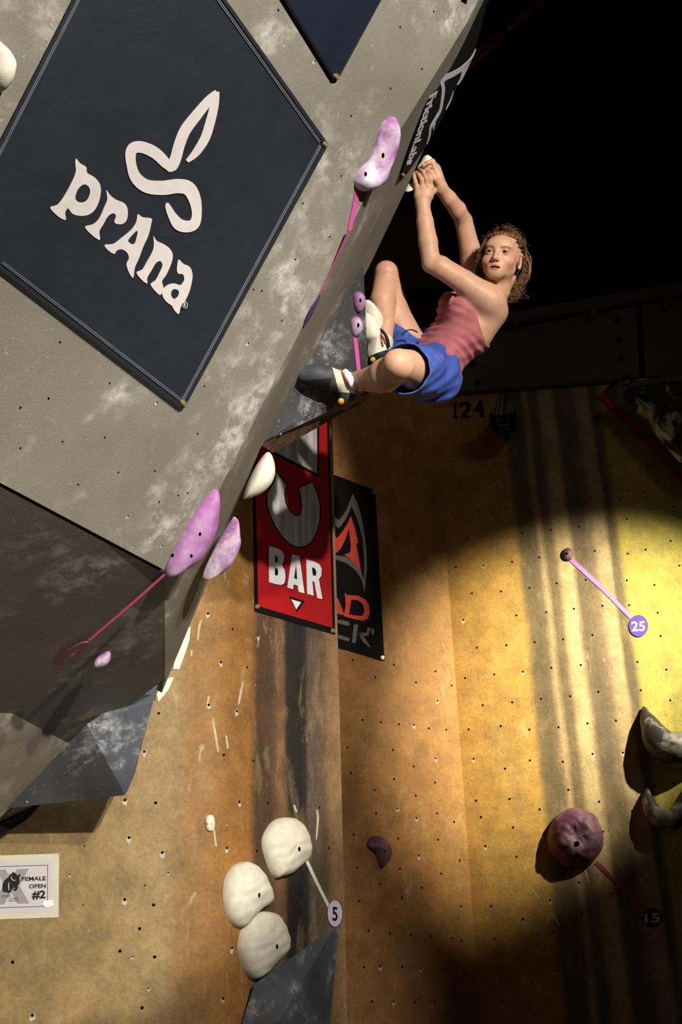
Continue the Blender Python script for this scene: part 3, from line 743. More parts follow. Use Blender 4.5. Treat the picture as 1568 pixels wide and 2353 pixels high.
# wedge and rock panel high on the right
w1 = empty('wall_volume.003', Dp.hit(1500, 960)); tag(w1, 'tan wedge volume at the top right above the slanting red tape', 'volume')
wa, wb, wc_, wd_ = Dp.hit(1384, 902, 0.0), Dp.hit(1640, 1178, 0.0), Dp.hit(1660, 1040, 0.16), Dp.hit(1440, 872, 0.14)
poly('face', [wa, wb, wc_, wd_], [(0, 1, 2, 3)], plain('tan_volume_paint', (128, 104, 76), 0.8), w1)
poly('side_face', [wa, wd_, Dp.hit(1440, 850, 0.0), wc_, Dp.hit(1680, 1010, 0.0)], [(0, 1, 2), (1, 3, 4, 2)], mat_dark, w1)
m_ = M('marbled_rock', 0.7, 0.3); v_ = m_.coord(); mat_rock = m_.color(m_.ramp(m_.noise(v_, 5, 6, 0.65, 1.0), [(0.42, C3(20, 20, 20)), (0.52, C3(60, 58, 56)), (0.62, C3(190, 186, 180))]))
RP = Plane(Dp.o + Dp.n * 0.34, Dp.n)
rk = empty('rock_panel', RP.hit(1540, 940)); tag(rk, 'black and white marbled rock panel in the top right corner under the grey boards', 'panel')
slab('panel', [RP.hit(*q) for q in [(1420, 876), (1568, 860), (1760, 840), (1760, 1120), (1568, 1040), (1500, 960), (1455, 908)]], RP.n, 0.12, mat_rock, rk)
slab('top_edge', [Plane(RP.o + RP.n * .02, RP.n).hit(*q) for q in [(1418, 880), (1568, 862), (1760, 838), (1760, 850), (1568, 874), (1422, 892)]], RP.n, 0.16, mat_fascia, rk)

# ------------------------------------------------------------------ holds
def holdmat(name, rgb, chalk, amount, rough=0.55, s1=6, s2=22):
    m = M(name, rough, 0.35); v = m.coord()
    f = m.math('MULTIPLY', m.ramp(m.noise(v, s1, 3, 0.6, 0.4), [(0.42, 0.0), (0.66, 1.0)]), m.ramp(m.noise(v, s2, 6, 0.7), [(0.3, 0.3), (0.65, 1.0)]))
    c = C3(*rgb); base = m.mix(m.ramp(m.noise(v, 30, 3), [(0.3, 0.0), (0.7, 1.0)]), tuple(x * .8 for x in c[:3]) + (1,), c)
    m.bump(m.noise(v, 120, 4, 0.7), 0.25, 0.004)
    return m.color(m.mix(m.math('MULTIPLY', f, amount), base, C3(*chalk)))
mat_purple = holdmat('purple_hold', (168, 96, 164), (214, 200, 214), 0.45)
mat_purple_c = holdmat('chalked_purple_hold', (160, 92, 158), (226, 220, 222), 0.85, s1=9)
mat_plum = holdmat('plum_hold', (104, 56, 86), (176, 160, 172), 0.5)
mat_cream = holdmat('cream_hold', (236, 229, 204), (206, 200, 186), 0.55)
mat_blackh = holdmat('black_hold', (52, 50, 50), (214, 208, 200), 0.95, 0.45, s1=7)

from mathutils.bvhtree import BVHTree
def bolthole(pl, x, y, rx, ry, parent, h, mat=None, name='bolt_hole'):
    """dark bolt hole sitting on the hold's own surface"""
    a = np.array(parent.location)
    t = BVHTree.FromPolygons([tuple(v.co) for v in parent.data.vertices], [tuple(p.vertices) for p in parent.data.polygons])
    d = ray(x, y); hit = t.ray_cast(Vector(CAM - a), Vector(d))
    if hit[0] is None: return None
    c = np.array(hit[0]) + a; n = np.array(hit[1])
    if n @ d > 0: n = -n
    q = Plane(c, n)
    return disc(name, q, x, y, rx, ry, mat or mat_hole, parent, 0.0005, 0.0012, 14)

def raised(pl, d): return Plane(pl.o + pl.n * d, pl.n)
# the long scooped purple hold
Gs = G
hs = dome('climbing_hold', G, [(904, 268), (906, 285), (900, 325), (890, 352), (872, 385), (858, 420), (840, 434), (822, 436), (813, 420), (818, 400), (830, 383), (846, 368), (858, 340), (866, 312), (876, 285), (892, 270)], 0.075, mat_purple_c, None, centre=(862, 375), bump=0.004, bs=14, seed=5, dip=0.02, dipw=0.5)
for v_s in hs.data.vertices:                              # hollow worn side of the scoop
    w_s = np.array(v_s.co) + np.array(hs.location); t_s = (w_s - G.o) @ G.n
    p_s = np.array([(w_s - G.o) @ G.u, (w_s - G.o) @ G.v]); a_s, b_s = G.uv(868, 312), G.uv(842, 378)
    k_s = np.clip((p_s - a_s) @ (b_s - a_s) / ((b_s - a_s) @ (b_s - a_s)), 0, 1)
    if t_s > 0.004: v_s.co -= Vector(G.n * (t_s - 0.004) * 0.75 * math.exp(-(np.linalg.norm(p_s - a_s - k_s * (b_s - a_s)) / 0.030) ** 2))
tag(hs, 'long scooped purple hold rubbed white with chalk, right of the navy banner', 'climbing hold')
bolthole(raised(G, 0.05), 881, 357, 3, 6, hs, 0.0); bolthole(raised(G, 0.05), 841, 400, 3, 5, hs, 0.004)
# two leaf shaped holds at the lower fold
LP = Plane(P(440, 1220, 3.60), nrm(nG * 0.75 + S.n * 0.45 - fw * 0.3))
h1 = dome('climbing_hold.001', LP, [(494, 1122), (497, 1160), (492, 1195), (478, 1232), (462, 1262), (438, 1292), (410, 1308), (384, 1322), (381, 1310), (392, 1280), (415, 1235), (440, 1190), (468, 1150)], 0.06, mat_purple, None, centre=(446, 1240), bump=0.003, bs=12, seed=6)
tag(h1, 'large leaf-shaped purple hold on the lower fold of the grey overhang', 'climbing hold')
for q in [(397, 1276), (440, 1277), (460, 1227)]: bolthole(raised(LP, 0.03), q[0], q[1], 3, 4, h1, 0.0)
LP2 = Plane(P(505, 1260, 3.95), nrm(nG * 0.55 + S.n * 0.5 - fw * 0.4))
h2 = dome('climbing_hold.002', LP2, [(539, 1187), (543, 1205), (540, 1240), (528, 1268), (510, 1300), (494, 1314), (470, 1322), (466, 1326), (472, 1305), (490, 1268), (510, 1232), (528, 1202)], 0.07, mat_purple_c, None, centre=(512, 1262), bump=0.005, bs=16, seed=7)
tag(h2, 'smaller chalk-whitened purple hold beside the leaf-shaped one, against the ochre column', 'climbing hold')
# small round purple hold on the underside
HP = Plane(H1, np.cross(H2 - H1, H4 - H1))
h3 = dome('climbing_hold.003', Plane(P(232, 1514, 3.88), -fw + cr * .2 - cu * 0.2), [(254, 1498), (255, 1512), (246, 1525), (230, 1532), (215, 1529), (218, 1515), (232, 1503), (246, 1496)], 0.035, mat_purple_c, None, bump=0.003, bs=25, seed=8)
tag(h3, 'small round purple hold on the shaded underside beside the pink number tag', 'climbing hold')
# two ovals on the volume
VP = Plane(VF.o + VF.n * 0.002, VF.n)
h4 = dome('climbing_hold.004', VP, [(822, 670), (832, 680), (834, 697), (828, 712), (820, 716), (813, 702), (812, 684), (815, 673)], 0.035, mat_purple, None, bump=0.002, bs=25, seed=9)
tag(h4, 'upper small oval purple hold on the black volume beside the climber\'s shin', 'climbing hold')
bolthole(raised(VP, 0.030), 829, 690, 2.5, 4.5, h4, 0.0)
h5 = dome('climbing_hold.005', VP, [(818, 726), (827, 736), (829, 755), (822, 768), (812, 772), (806, 758), (805, 740), (810, 729)], 0.035, mat_purple_c, None, bump=0.002, bs=25, seed=10)
tag(h5, 'lower small oval purple hold on the black volume with pink tape running down', 'climbing hold')
bolthole(raised(VP, 0.030), 824, 747, 2.5, 5.5, h5, 0.0)
# cream holds on the volume's far side, under the climber's far foot
XP = Plane(P(850, 765, 4.17), nrm(cr * 0.75 - fw * 0.65))
h6 = dome('climbing_hold.006', XP, [(838, 690), (852, 702), (866, 728), (871, 755), (866, 780), (858, 785), (846, 760), (840, 722)], 0.05, mat_cream, None, bump=0.002, bs=18, seed=11)
tag(h6, 'upper cream hold behind the black volume edge next to the climber\'s shin', 'climbing hold')
XP2 = Plane(P(848, 775, 4.13), nrm(cr * 0.6 - fw * 0.75))
h7 = dome('climbing_hold.007', XP2, [(838, 719), (858, 735), (871, 765), (872, 800), (862, 828), (851, 831), (846, 812), (845, 790), (834, 775), (830, 748), (832, 728)], 0.05, mat_cream, None, bump=0.002, bs=18, seed=12)
tag(h7, 'cream hold on the black volume edge that carries the climber\'s far foot', 'climbing hold')
# cream hold under the volume against the column
UP = Plane(P(598, 1090, 3.98), nrm(-fw + cr * 0.2))
h8 = dome('climbing_hold.008', UP, [(612, 1040), (625, 1048), (632, 1080), (624, 1110), (600, 1134), (566, 1146), (560, 1142), (568, 1112), (588, 1070)], 0.07, mat_cream, None, bump=0.002, bs=14, seed=13)
tag(h8, 'cream hold tucked below the tip of the big black volume beside the red banner', 'climbing hold')
# holds gripped by the hands
HPn = Plane(P(955, 415, 4.13), nrm(cr * 0.7 - fw * 0.6 - cu * 0.2))
h9 = dome('climbing_hold.009', HPn, [(933, 441), (935, 432), (942, 420), (950, 410), (962, 402), (972, 402), (968, 414), (956, 424), (944, 436)], 0.035, mat_cream, None, bump=0.002, bs=20, seed=14)
tag(h9, 'cream hold gripped by the climber\'s lower hand at the wall edge', 'climbing hold')
HPm = Plane(P(975, 378, 4.16), nrm(cr * 0.5 - fw * 0.8))
h10 = dome('climbing_hold.010', HPm, [(968, 372), (976, 358), (984, 360), (990, 368), (990, 382), (980, 390), (966, 392), (960, 384)], 0.03, mat_cream, None, bump=0.002, bs=20, seed=15)
tag(h10, 'cream hold gripped by the climber\'s upper hand', 'climbing hold')
# cream hold at the left picture edge
h11 = dome('climbing_hold.011', G, [(-20, 92), (2, 100), (16, 118), (22, 136), (16, 165), (4, 195), (-20, 210), (-45, 160)], 0.06, mat_cream, None, bump=0.002, bs=12, seed=16)
tag(h11, 'pale cream hold at the left edge beside the navy banner', 'climbing hold')
# three big cream holds on the column
def cream3(name, out, ctr, label, bx, by, seed):
    o = dome(name, B, out, 0.085, mat_cream, None, centre=ctr, bump=0.003, bs=11, seed=seed, prof=0.42, stri=(130, 0.0022, -0.35, 1.0))
    tag(o, label, 'climbing hold', 'big cream holds on the column')
    bolthole(raised(B, 0.062), bx, by, 2.4, 5.5, o, 0.0); return o
cream3('climbing_hold.012', [(655, 1879), (676, 1885), (694, 1906), (705, 1940), (705, 1965), (690, 1985), (665, 2008), (640, 2016), (627, 2016), (612, 1985), (602, 1950), (602, 1925), (615, 1898), (634, 1882)], (652, 1945), 'topmost of the three big cream holds on the column, with white tape', 688, 1951, 21)
cream3('climbing_hold.013', [(565, 1981), (585, 1992), (605, 2022), (619, 2060), (612, 2078), (590, 2092), (562, 2122), (548, 2131), (530, 2122), (516, 2090), (512, 2050), (518, 2015), (535, 1990), (550, 1982)], (562, 2052), 'middle cream hold, leftmost of the three big ones on the column', 596, 2057, 22)
cream3('climbing_hold.014', [(608, 2095), (630, 2102), (648, 2132), (656, 2165), (650, 2190), (625, 2215), (596, 2244), (578, 2250), (560, 2232), (548, 2195), (546, 2165), (556, 2130), (575, 2108), (592, 2097)], (600, 2168), 'lowest of the three big cream holds, just above the charcoal volume', 637, 2175, 23)
h15 = dome('climbing_hold.015', LW.at(482, 1892), [(480, 1873), (489, 1876), (493, 1892), (490, 1908), (482, 1911), (474, 1906), (471, 1890), (473, 1878)], 0.02, mat_cream, None, bump=0.001, bs=20, seed=24)
tag(h15, 'tiny cream oval foothold with two screws on the ochre column', 'climbing hold')
for q in [(476.5, 1893), (486.5, 1893)]: bolthole(None, q[0], q[1], 1.6, 2.4, h15, 0, mat_brass, 'screw')
# right wall
h16 = dome('climbing_hold.016', Dp, [(1305, 1260), (1313, 1264), (1317, 1274), (1314, 1286), (1305, 1289), (1296, 1285), (1292, 1274), (1296, 1264)], 0.03, mat_plum, None, bump=0.001, bs=20, seed=25)
tag(h16, 'small round plum hold at the top of the pink tape to tag 25', 'climbing hold')
bolthole(raised(Dp, 0.0285), 1303, 1272, 2.4, 2.8, h16, 0.0)
th = np.linspace(0, 2 * np.pi, 26, endpoint=False)
h17 = dome('climbing_hold.017', Dp, [(1322 + 65 * math.cos(t) * (1 + .02 * math.sin(5 * t)), 1927 + 69 * math.sin(t) * (1 + .025 * math.sin(7 * t + 1))) for t in th], 0.15, mat_plum, None, bump=0.007, bs=24, seed=26, smooth=2, prof=0.55, rings=22, dip=0.05, dipw=0.33)
tag(h17, 'big round plum dome hold with a dimpled middle on the streaked yellow wall', 'climbing hold')
bolthole(None, 1326, 1939, 7, 6, h17, 0)
h18 = dome('climbing_hold.018', Cp, [(842, 1940), (850, 1925), (868, 1921), (884, 1930), (894, 1950), (895, 1970), (886, 1985), (876, 1995), (870, 1990), (866, 1975), (858, 1960), (846, 1950)], 0.07, mat_plum, None, centre=(874, 1952), bump=0.002, bs=14, seed=27)
tag(h18, 'dark plum drop-shaped hold on the orange recessed wall', 'climbing hold')
bolthole(raised(Cp, 0.058), 884, 1956, 2, 3.2, h18, 0.0)
def horn(name, pts, rad, label, seed):
    o = tube(name, [Dp.hit(x, y, d) for x, y, d in pts], rad, mat_blackh, None, 22, sub=7, fdir=Dp.n, bump=0.07, seed=seed, bs=16)
    return tag(o, label, 'climbing hold', 'black crescent holds')
horn('climbing_hold.019', [(1480, 1626, 0.01), (1492, 1660, 0.05), (1520, 1708, 0.09), (1560, 1722, 0.10), (1610, 1700, 0.08), (1650, 1650, 0.02)], [0.012, 0.055, 0.095, 0.105, 0.08, 0.01], 'upper black crescent hold with a chalked horn at the right edge', 31)
horn('climbing_hold.020', [(1487, 1812, 0.01), (1491, 1840, 0.05), (1508, 1874, 0.07), (1538, 1884, 0.08), (1566, 1862, 0.07), (1578, 1812, 0.02)], [0.012, 0.036, 0.055, 0.06, 0.05, 0.012], 'lower black crescent hold with two horns at the right edge', 32)

# ------------------------------------------------------------------ tapes and number tags
mat_pink = plain('pink_tape', (206, 84, 156), 0.5, 0.4, 0.05)
mat_rose = plain('rose_tape', (176, 66, 110), 0.5, 0.4, 0.05)
mat_lilac = plain('lilac_tape', (214, 130, 216), 0.5, 0.4, 0.05)
mat_wtape = plain('white_tape', (235, 230, 216), 0.5, 0.4, 0.04)
mat_redt = plain('red_tape', (206, 20, 34), 0.5, 0.4, 0.05)
mat_tagp = plain('purple_tag', (86, 58, 170), 0.4, 0.4, 0.03)
mat_tagd = plain('indigo_tag', (52, 36, 92), 0.4, 0.4, 0.03)
mat_tagw = plain('lavender_white_tag', (226, 214, 232), 0.4, 0.4, 0.03)
def tape(name, pl, pts, mat, label, off=0.001):
    return tag(ribbon(name, pl, pts, mat, None, off, 0.0012, sub=1), label, 'tape')
t1 = tape('route_tape', G, [(823, 434, 5.6), (815, 478, 5.2), (803, 529, 4.2)], mat_pink, 'pink tape running down from the long scooped hold over the fold', 0.002)
V_ = [S.hit(800, 529, 0.005), S.hit(805, 529, 0.005), S.hit(775, 585, 0.005), S.hit(778.5, 585, 0.005), S.hit(744, 655, 0.005), S.hit(747, 655, 0.005), S.hit(733, 679, 0.005), S.hit(736, 679, 0.005)]
obj('tape_length', V_, [(0, 1, 3, 2), (2, 3, 5, 4), (4, 5, 7, 6)], mat_pink, t1)
tape('route_tape.001', S, [(1082, -20, 5.5), (1074, 20, 4.5)] + [(1068, 40, 3.2), (1052, 84, 2.0)], mat_rose, 'rose tape at the top edge of the overhang flank above the mountain banner', 0.012)
tape('route_tape.002', VP, [(816, 771, 4.4), (821, 815, 4.6), (825, 856, 4.4)], mat_pink, 'pink tape below the lower oval hold on the black volume', 0.004)
tape('route_tape.003', Plane(P(798, 938, 4.10), VP.n), [(789, 942, 4), (802, 932, 4)], mat_rose, 'short pink tape end under the climber\'s heel', 0.0)
tape('route_tape.004', Plane(P(290, 1400, 3.62), np.cross(P(378, 1318, 3.62) - P(200, 1478, 3.74), cr - cu)), [(379, 1320, 3), (300, 1390, 2.8), (204, 1472, 2.6)], mat_rose, 'dark rose tape crossing the shaded underside from the leaf-shaped hold', 0.0)
tape('route_tape.005', Dp, [(1310, 1283, 5.0), (1385, 1352, 4.6), (1456, 1424, 4.4)], mat_lilac, 'lilac tape from the small plum hold to tag 25', 0.002)
tape('route_tape.006', Dp, [(1370, 1981, 5.0), (1430, 2042, 4.4), (1486, 2094, 4.2)], mat_rose, 'rose tape from the big plum dome to tag 15', 0.002)
tape('route_tape.007', B, [(702, 1972, 3.6), (728, 2028, 3.6), (757, 2086, 3.4)], mat_wtape, 'white tape from the topmost cream hold to tag 5', 0.002)
tape('route_tape.008', Plane(Dp.o + Dp.n * 0.03, Dp.n), [(1380, 906, 4.5), (1470, 995, 4.5), (1640, 1178, 4.5)], mat_redt, 'red tape slanting along the wedge in the dark top right', 0.0)

def numtag(name, pl, x, y, rx_, ry_, mat, rim, digits, quad, ink, label, off=0.003, bold=0.02):
    o = disc(name, pl, x, y, rx_, ry_, rim, None, off, 0.002, 36)
    disc('face', pl, x, y, rx_ * 0.95, ry_ * 0.965, mat, o, off + 0.002, 0.0006, 36)
    if digits: text('number', pl, digits, quad, ink, o, off + 0.0027, 0.0006, bold)
    return tag(o, label, 'number tag')
numtag('number_tag', B, 770, 2099, 18, 31.5, mat_tagw, mat_ink, '5', [(764, 2116), (776, 2117), (776, 2085), (764, 2083)], mat_ink, 'oval white tag reading 5 beside the edge of the column')
numtag('number_tag.001', Dp, 1467.5, 1438.5, 22, 25, mat_tagp, mat_tagd, '25', [(1452, 1451), (1483, 1450), (1483, 1427), (1451, 1428)], mat_white, 'bright purple round tag reading 25 on the yellow wall')
numtag('number_tag.002', Dp, 1499, 2109, 22.7, 22.7, mat_tagd, mat_ink, '15', [(1483, 2121), (1517, 2120), (1517, 2098), (1482, 2099)], mat_white, 'dark indigo round tag reading 15 low on the yellow wall')
TP = Plane(P(165, 1503, 3.74), np.cross(P(205, 1476, 3.78) - P(125, 1527, 3.66), P(150, 1490, 3.60) - P(165, 1503, 3.72)))
TP = Plane(P(165, 1503, 3.72), nrm(-fw * 0.35 - cu * 0.8 + cr * 0.15))
o_ = decal('number_tag.003', TP, [[(165 + 46 * math.cos(t) * math.cos(-.58) - 12 * math.sin(t) * math.sin(-.58), 1501 + 46 * math.cos(t) * math.sin(-.58) + 12 * math.sin(t) * math.cos(-.58)) for t in np.linspace(0, 6.2832, 30, endpoint=False)]], plain('faded_pink_tag', (168, 112, 108), 0.5, 0.3, 0.05), None, 0.0, 0.003)
tag(o_, 'faded pink oval tag reading 5 on the shaded underside', 'number tag')
text('number', TP, '5', [(146, 1522), (168, 1508), (184, 1489), (162, 1503)], mat_print, o_, 0.0035, 0.0006, 0.02)
S3 = Plane(S.o + S.n * 0.004, S.n)
def sliver(name, c, L, hw, ang, mat, label, digits=None):
    ca, sa_ = math.cos(ang), math.sin(ang)
    o = decal(name, S3, [[(c[0] + L * math.cos(t) * ca - hw * math.sin(t) * sa_, c[1] + L * math.cos(t) * sa_ + hw * math.sin(t) * ca) for t in np.linspace(0, 6.2832, 28, endpoint=False)]], mat, None, 0.0, 0.003)
    return tag(o, label, 'number tag')
sliver('number_tag.004', (716, 714), 42, 4.4, math.radians(-62.5), mat_tagd, 'purple tag seen almost edge on along the fold of the overhang')
S3 = Plane(S.o + S.n * 0.013, S.n)
o_ = sliver('number_tag.005', (1030, 134), 54, 8.5, math.radians(-62.5), mat_tagd, 'indigo tag seen almost edge on beside the mountain banner')
S4 = S3
ribbon('number', S3, [(1043, 107, 1.2), (1036, 118, 2.2), (1040, 122, 1.6)], mat_pale, o_, 0.0032, 0.0006)
ribbon('number.001', S3, [(1034, 128, 1.8), (1024, 144, 2.6), (1027, 150, 2), (1016, 168, 1.6)], mat_pale, o_, 0.0032, 0.0006)

# painted number on the dark wall top
pn = empty('painted_number', Dp.hit(1078, 943)); tag(pn, 'black stencilled number 124 high on the dark wall', 'number')
KN = dict(scale=7.84, ox=1020, oy=900, off=0.0005, thick=0.0008)
decal('digit', Dp, [[(150,235),(200,195),(232,198),(232,440),(258,455),(252,486),(160,490),(155,455),(182,440),(186,240)]], mat_ink, pn, **KN)
decal('digit.001', Dp, [[(280,282),(284,220),(340,185),(430,180),(482,215),(490,290),(460,350),(400,425),(492,430),(488,470),(300,480),(300,440),(388,330),(412,270),(390,238),(350,250),(335,285)]], mat_ink, pn, **KN)
decal('digit.002', Dp, [[(640,160),(706,152),(710,290),(738,328),(712,365),(710,400),(738,415),(736,455),(640,457),(640,415),(660,395),(655,365),(545,365),(545,330)]], mat_ink, pn, **KN)

# paper sign on the left wall
ps = empty('paper_sign', A.hit(35, 2038)); tag(ps, 'laminated paper sign reading FEMALE OPEN #2 with horse head emblem', 'sign')
mat_lam = plain('laminate_cream', (206, 204, 178), 0.25, 0.5, 0.03); mat_paper = plain('paper_grey_white', (198, 190, 188), 0.45, 0.4, 0.02)
decal('laminate', A, [[(-72, 1968), (136, 1961.5), (135, 2108), (-72, 2115)]], mat_lam, ps, 0.002, 0.001)
decal('paper', A, [[(-58, 1980), (121, 1975), (120, 2096), (-58, 2102)]], mat_paper, ps, 0.003, 0.0004)
ZP = dict(scale=9.8, oy=1940, off=0.0034, thick=0.0003)
mat_pg = plain('mid_grey_print', (150, 142, 140), 0.5, 0.3, 0.03)
decal('cross_emblem', A, [[(-60, 570), (120, 567), (260, 780), (380, 560), (650, 550), (440, 930), (660, 1335), (395, 1340), (250, 1080), (90, 1355), (-180, 1360), (80, 930)]], mat_pg, ps, **ZP)
ZP['off'] = 0.0038
decal('horse_head', A, [[(275, 620), (330, 640), (385, 690), (410, 700), (468, 655), (455, 720), (432, 760), (450, 820), (440, 880), (400, 930), (405, 985), (375, 1040), (340, 1058), (300, 1030), (280, 990), (255, 1060), (195, 1110), (165, 1090), (60, 1072), (50, 980), (60, 890), (110, 800), (190, 740), (215, 700), (215, 660), (240, 680), (270, 660)]], mat_ink, ps, **ZP)
ZR2 = dict(scale=9.8, oy=1940, off=0.0042, thick=0.0003)
ribbon('horse_highlight', A, [(255, 720, 6), (265, 780, 9), (310, 815, 8), (360, 805, 4)], mat_paper, ps, **ZR2)
ribbon('horse_highlight.001', A, [(205, 850, 5), (195, 940, 12), (205, 1040, 6)], mat_paper, ps, **ZR2)
ribbon('horse_highlight.002', A, [(310, 970, 3), (320, 1000, 7), (335, 990, 3)], mat_paper, ps, **ZR2)
z9 = lambda x, y: (x / 9.8, y / 9.8 + 1940)
text('lettering', A, 'FEMALE', [z9(490, 830), z9(1035, 812), z9(1035, 718), z9(490, 735)], mat_ink, ps, 0.0038, 0.0003, 0.03)
text('lettering.001', A, 'OPEN', [z9(655, 998), z9(1030, 985), z9(1030, 890), z9(655, 900)], mat_ink, ps, 0.0038, 0.0003, 0.03)
text('lettering.002', A, '#2', [z9(718, 1250), z9(1026, 1240), z9(1026, 1035), z9(718, 1045)], mat_ink, ps, 0.0038, 0.0003, 0.04)
text('lettering.003', A, 'DARK', [z9(45, 1200), z9(255, 1185), z9(260, 1130), z9(45, 1150)], mat_ink, ps, 0.0042, 0.0003, 0.0)
text('lettering.004', A, 'HORSE', [z9(195, 1248), z9(412, 1240), z9(412, 1198), z9(195, 1206)], mat_ink, ps, 0.0042, 0.0003, 0.0)
text('lettering.005', A, 'SERIES', [z9(195, 1292), z9(412, 1284), z9(412, 1256), z9(195, 1264)], mat_ink, ps, 0.0042, 0.0003, 0.0)
for L in [[(-300, 510, 6), (1080, 472, 6)], [(1076, 470, 6), (1064, 1398, 6)], [(1066, 1395, 6), (-300, 1440, 6)]]:
    ribbon('frame_line', A, L, mat_ink, ps, 0.0038, 0.0003, 9.8, 0, 1940, 1)
# a scrap of clear tape holding the sign
decal('tape_scrap', A, [[(100, 2070), (122, 2067), (124, 2080), (112, 2084), (104, 2084), (98, 2078)]], plain('glossy_tape', (240, 240, 238), 0.15, 0.6, 0.01), ps, 0.0045, 0.0004)

# hanging lamp housing on cords in front of the dark wall
LPn = Plane(Dp.o + Dp.n * 0.25, Dp.n)
lf = empty('hanging_lamp', LPn.hit(1158, 962)); tag(lf, 'unlit black lamp housing hung on cords beside the number 124', 'lamp')
fx = lambda x, y, d=0.0: LPn.hit(x / 7.84 + 1020, y / 7.84 + 900, d)
Vb = [fx(930, 430, 0.0), fx(1290, 395, 0.0), fx(1300, 720, 0.02), fx(940, 770, 0.02), fx(930, 430, -0.18), fx(1290, 395, -0.18), fx(1300, 720, -0.18), fx(940, 770, -0.18)]
obj('housing', Vb, [(0, 1, 2, 3), (4, 7, 6, 5), (0, 4, 5, 1), (1, 5, 6, 2), (2, 6, 7, 3), (3, 7, 4, 0)], mat_black, lf)
slab('barn_door', [fx(930, 430, 0.0), fx(870, 365, 0.06), fx(832, 400, 0.08), fx(835, 540, 0.08), fx(880, 650, 0.06), fx(935, 740, 0.01)], LPn.n, 0.006, mat_black, lf)
slab('barn_door.001', [fx(1250, 370, 0.05), fx(1292, 325, 0.07), fx(1310, 500, 0.06), fx(1302, 720, 0.02), fx(1262, 700, 0.02)], LPn.n, 0.006, mat_black, lf)
mat_chrome = M('lamp_metal', 0.25, 0.5); mat_chrome.b.inputs['Metallic'].default_value = 1.0; mat_chrome = mat_chrome.color(C3(190, 190, 190))
for k, L in enumerate([[(985, 440), (1000, 560), (1020, 680), (1050, 740)], [(1165, 470), (1165, 560), (1150, 690)]]):
    tube('guard_wire', [fx(x, y, 0.03) for x, y in L], [0.003] * len(L), mat_chrome, lf, 6)
for L in [[(915, 515), (985, 500)], [(1030, 498), (1110, 490)], [(1150, 488), (1210, 480)], [(950, 600), (1230, 580)]]:
    tube('guard_wire', [fx(x, y, 0.03) for x, y in L], [0.003, 0.003], mat_chrome, lf, 6)
for L in [[(920, 400), (960, 220), (1020, 40)], [(985, 430), (1010, 240), (1060, 20)], [(1065, 420), (1085, 240), (1110, 20)], [(1100, 390), (1120, 160), (1150, -20)]]:
    tube('cord', [fx(x, y, -0.05) for x, y in L], [0.004] * 3, mat_black, lf, 6)

# ------------------------------------------------------------------ the climber: implicit surfaces -> one continuous mesh
class Field:
    """signed distance samples on a box; primitives are blended in with a smooth minimum"""
    def __init__(s, lo, hi, h):
        s.lo = np.array(lo, float); s.h = h
        s.n = np.ceil((np.array(hi) - s.lo) / h).astype(int) + 1
        s.f = np.full(s.n, 1.0, np.float32)
    def sub(s, lo, hi):
        a = np.maximum(np.floor((lo - s.lo) / s.h).astype(int), 0); b = np.minimum(np.ceil((hi - s.lo) / s.h).astype(int) + 1, s.n)
        if (b <= a).any(): return None, None
        g = np.meshgrid(*[s.lo[k] + s.h * np.arange(a[k], b[k]) for k in range(3)], indexing='ij')
        return (slice(a[0], b[0]), slice(a[1], b[1]), slice(a[2], b[2])), np.stack(g, -1)

def d_cone(p, a, b, ra, rb):
    ba = b - a; pa = p - a; L = ba @ ba
    t = np.clip((pa @ ba) / L, 0, 1) if L > 1e-12 else np.zeros(p.shape[:-1])
    return np.linalg.norm(pa - t[..., None] * ba, axis=-1) - (ra + (rb - ra) * t)
def d_ell(p, c, R, r):
    q = (p - c) @ R.T; k0 = np.linalg.norm(q / r, axis=-1); k1 = np.linalg.norm(q / (r * r), axis=-1) + 1e-9
    return k0 * (k0 - 1) / k1
def smin(a, b, k):
    h = np.maximum(k - np.abs(a - b), 0) / k; return np.minimum(a, b) - h * h * k * 0.25
def bounds(pr):
    if pr[0] == 'c': _, a, b, ra, rb = pr; m = max(ra, rb); return np.minimum(a, b) - m, np.maximum(a, b) + m
    _, c, R, r = pr; m = np.max(r); return c - m, c + m
def dist(pr, p): return d_cone(p, *pr[1:]) if pr[0] == 'c' else d_ell(p, *pr[1:])

def eval_group(F_, prims, k, cut=()):
    """one blended group; cut = primitives carved out again (prim, k)"""
    g = Field(F_.lo, F_.lo + (F_.n - 1) * F_.h, F_.h); g.n = F_.n; g.f = np.full(F_.n, 1.0, np.float32)
    for pr in prims:
        lo, hi = bounds(pr); sl, p = g.sub(lo - k - 0.035, hi + k + 0.035)
        if sl is None: continue
        g.f[sl] = smin(g.f[sl], dist(pr, p), k)
    for pr, kk in cut:
        lo, hi = bounds(pr); sl, p = g.sub(lo - kk - 0.02, hi + kk + 0.02)
        if sl is None: continue
        g.f[sl] = -smin(-g.f[sl], dist(pr, p), kk)
    return g.f

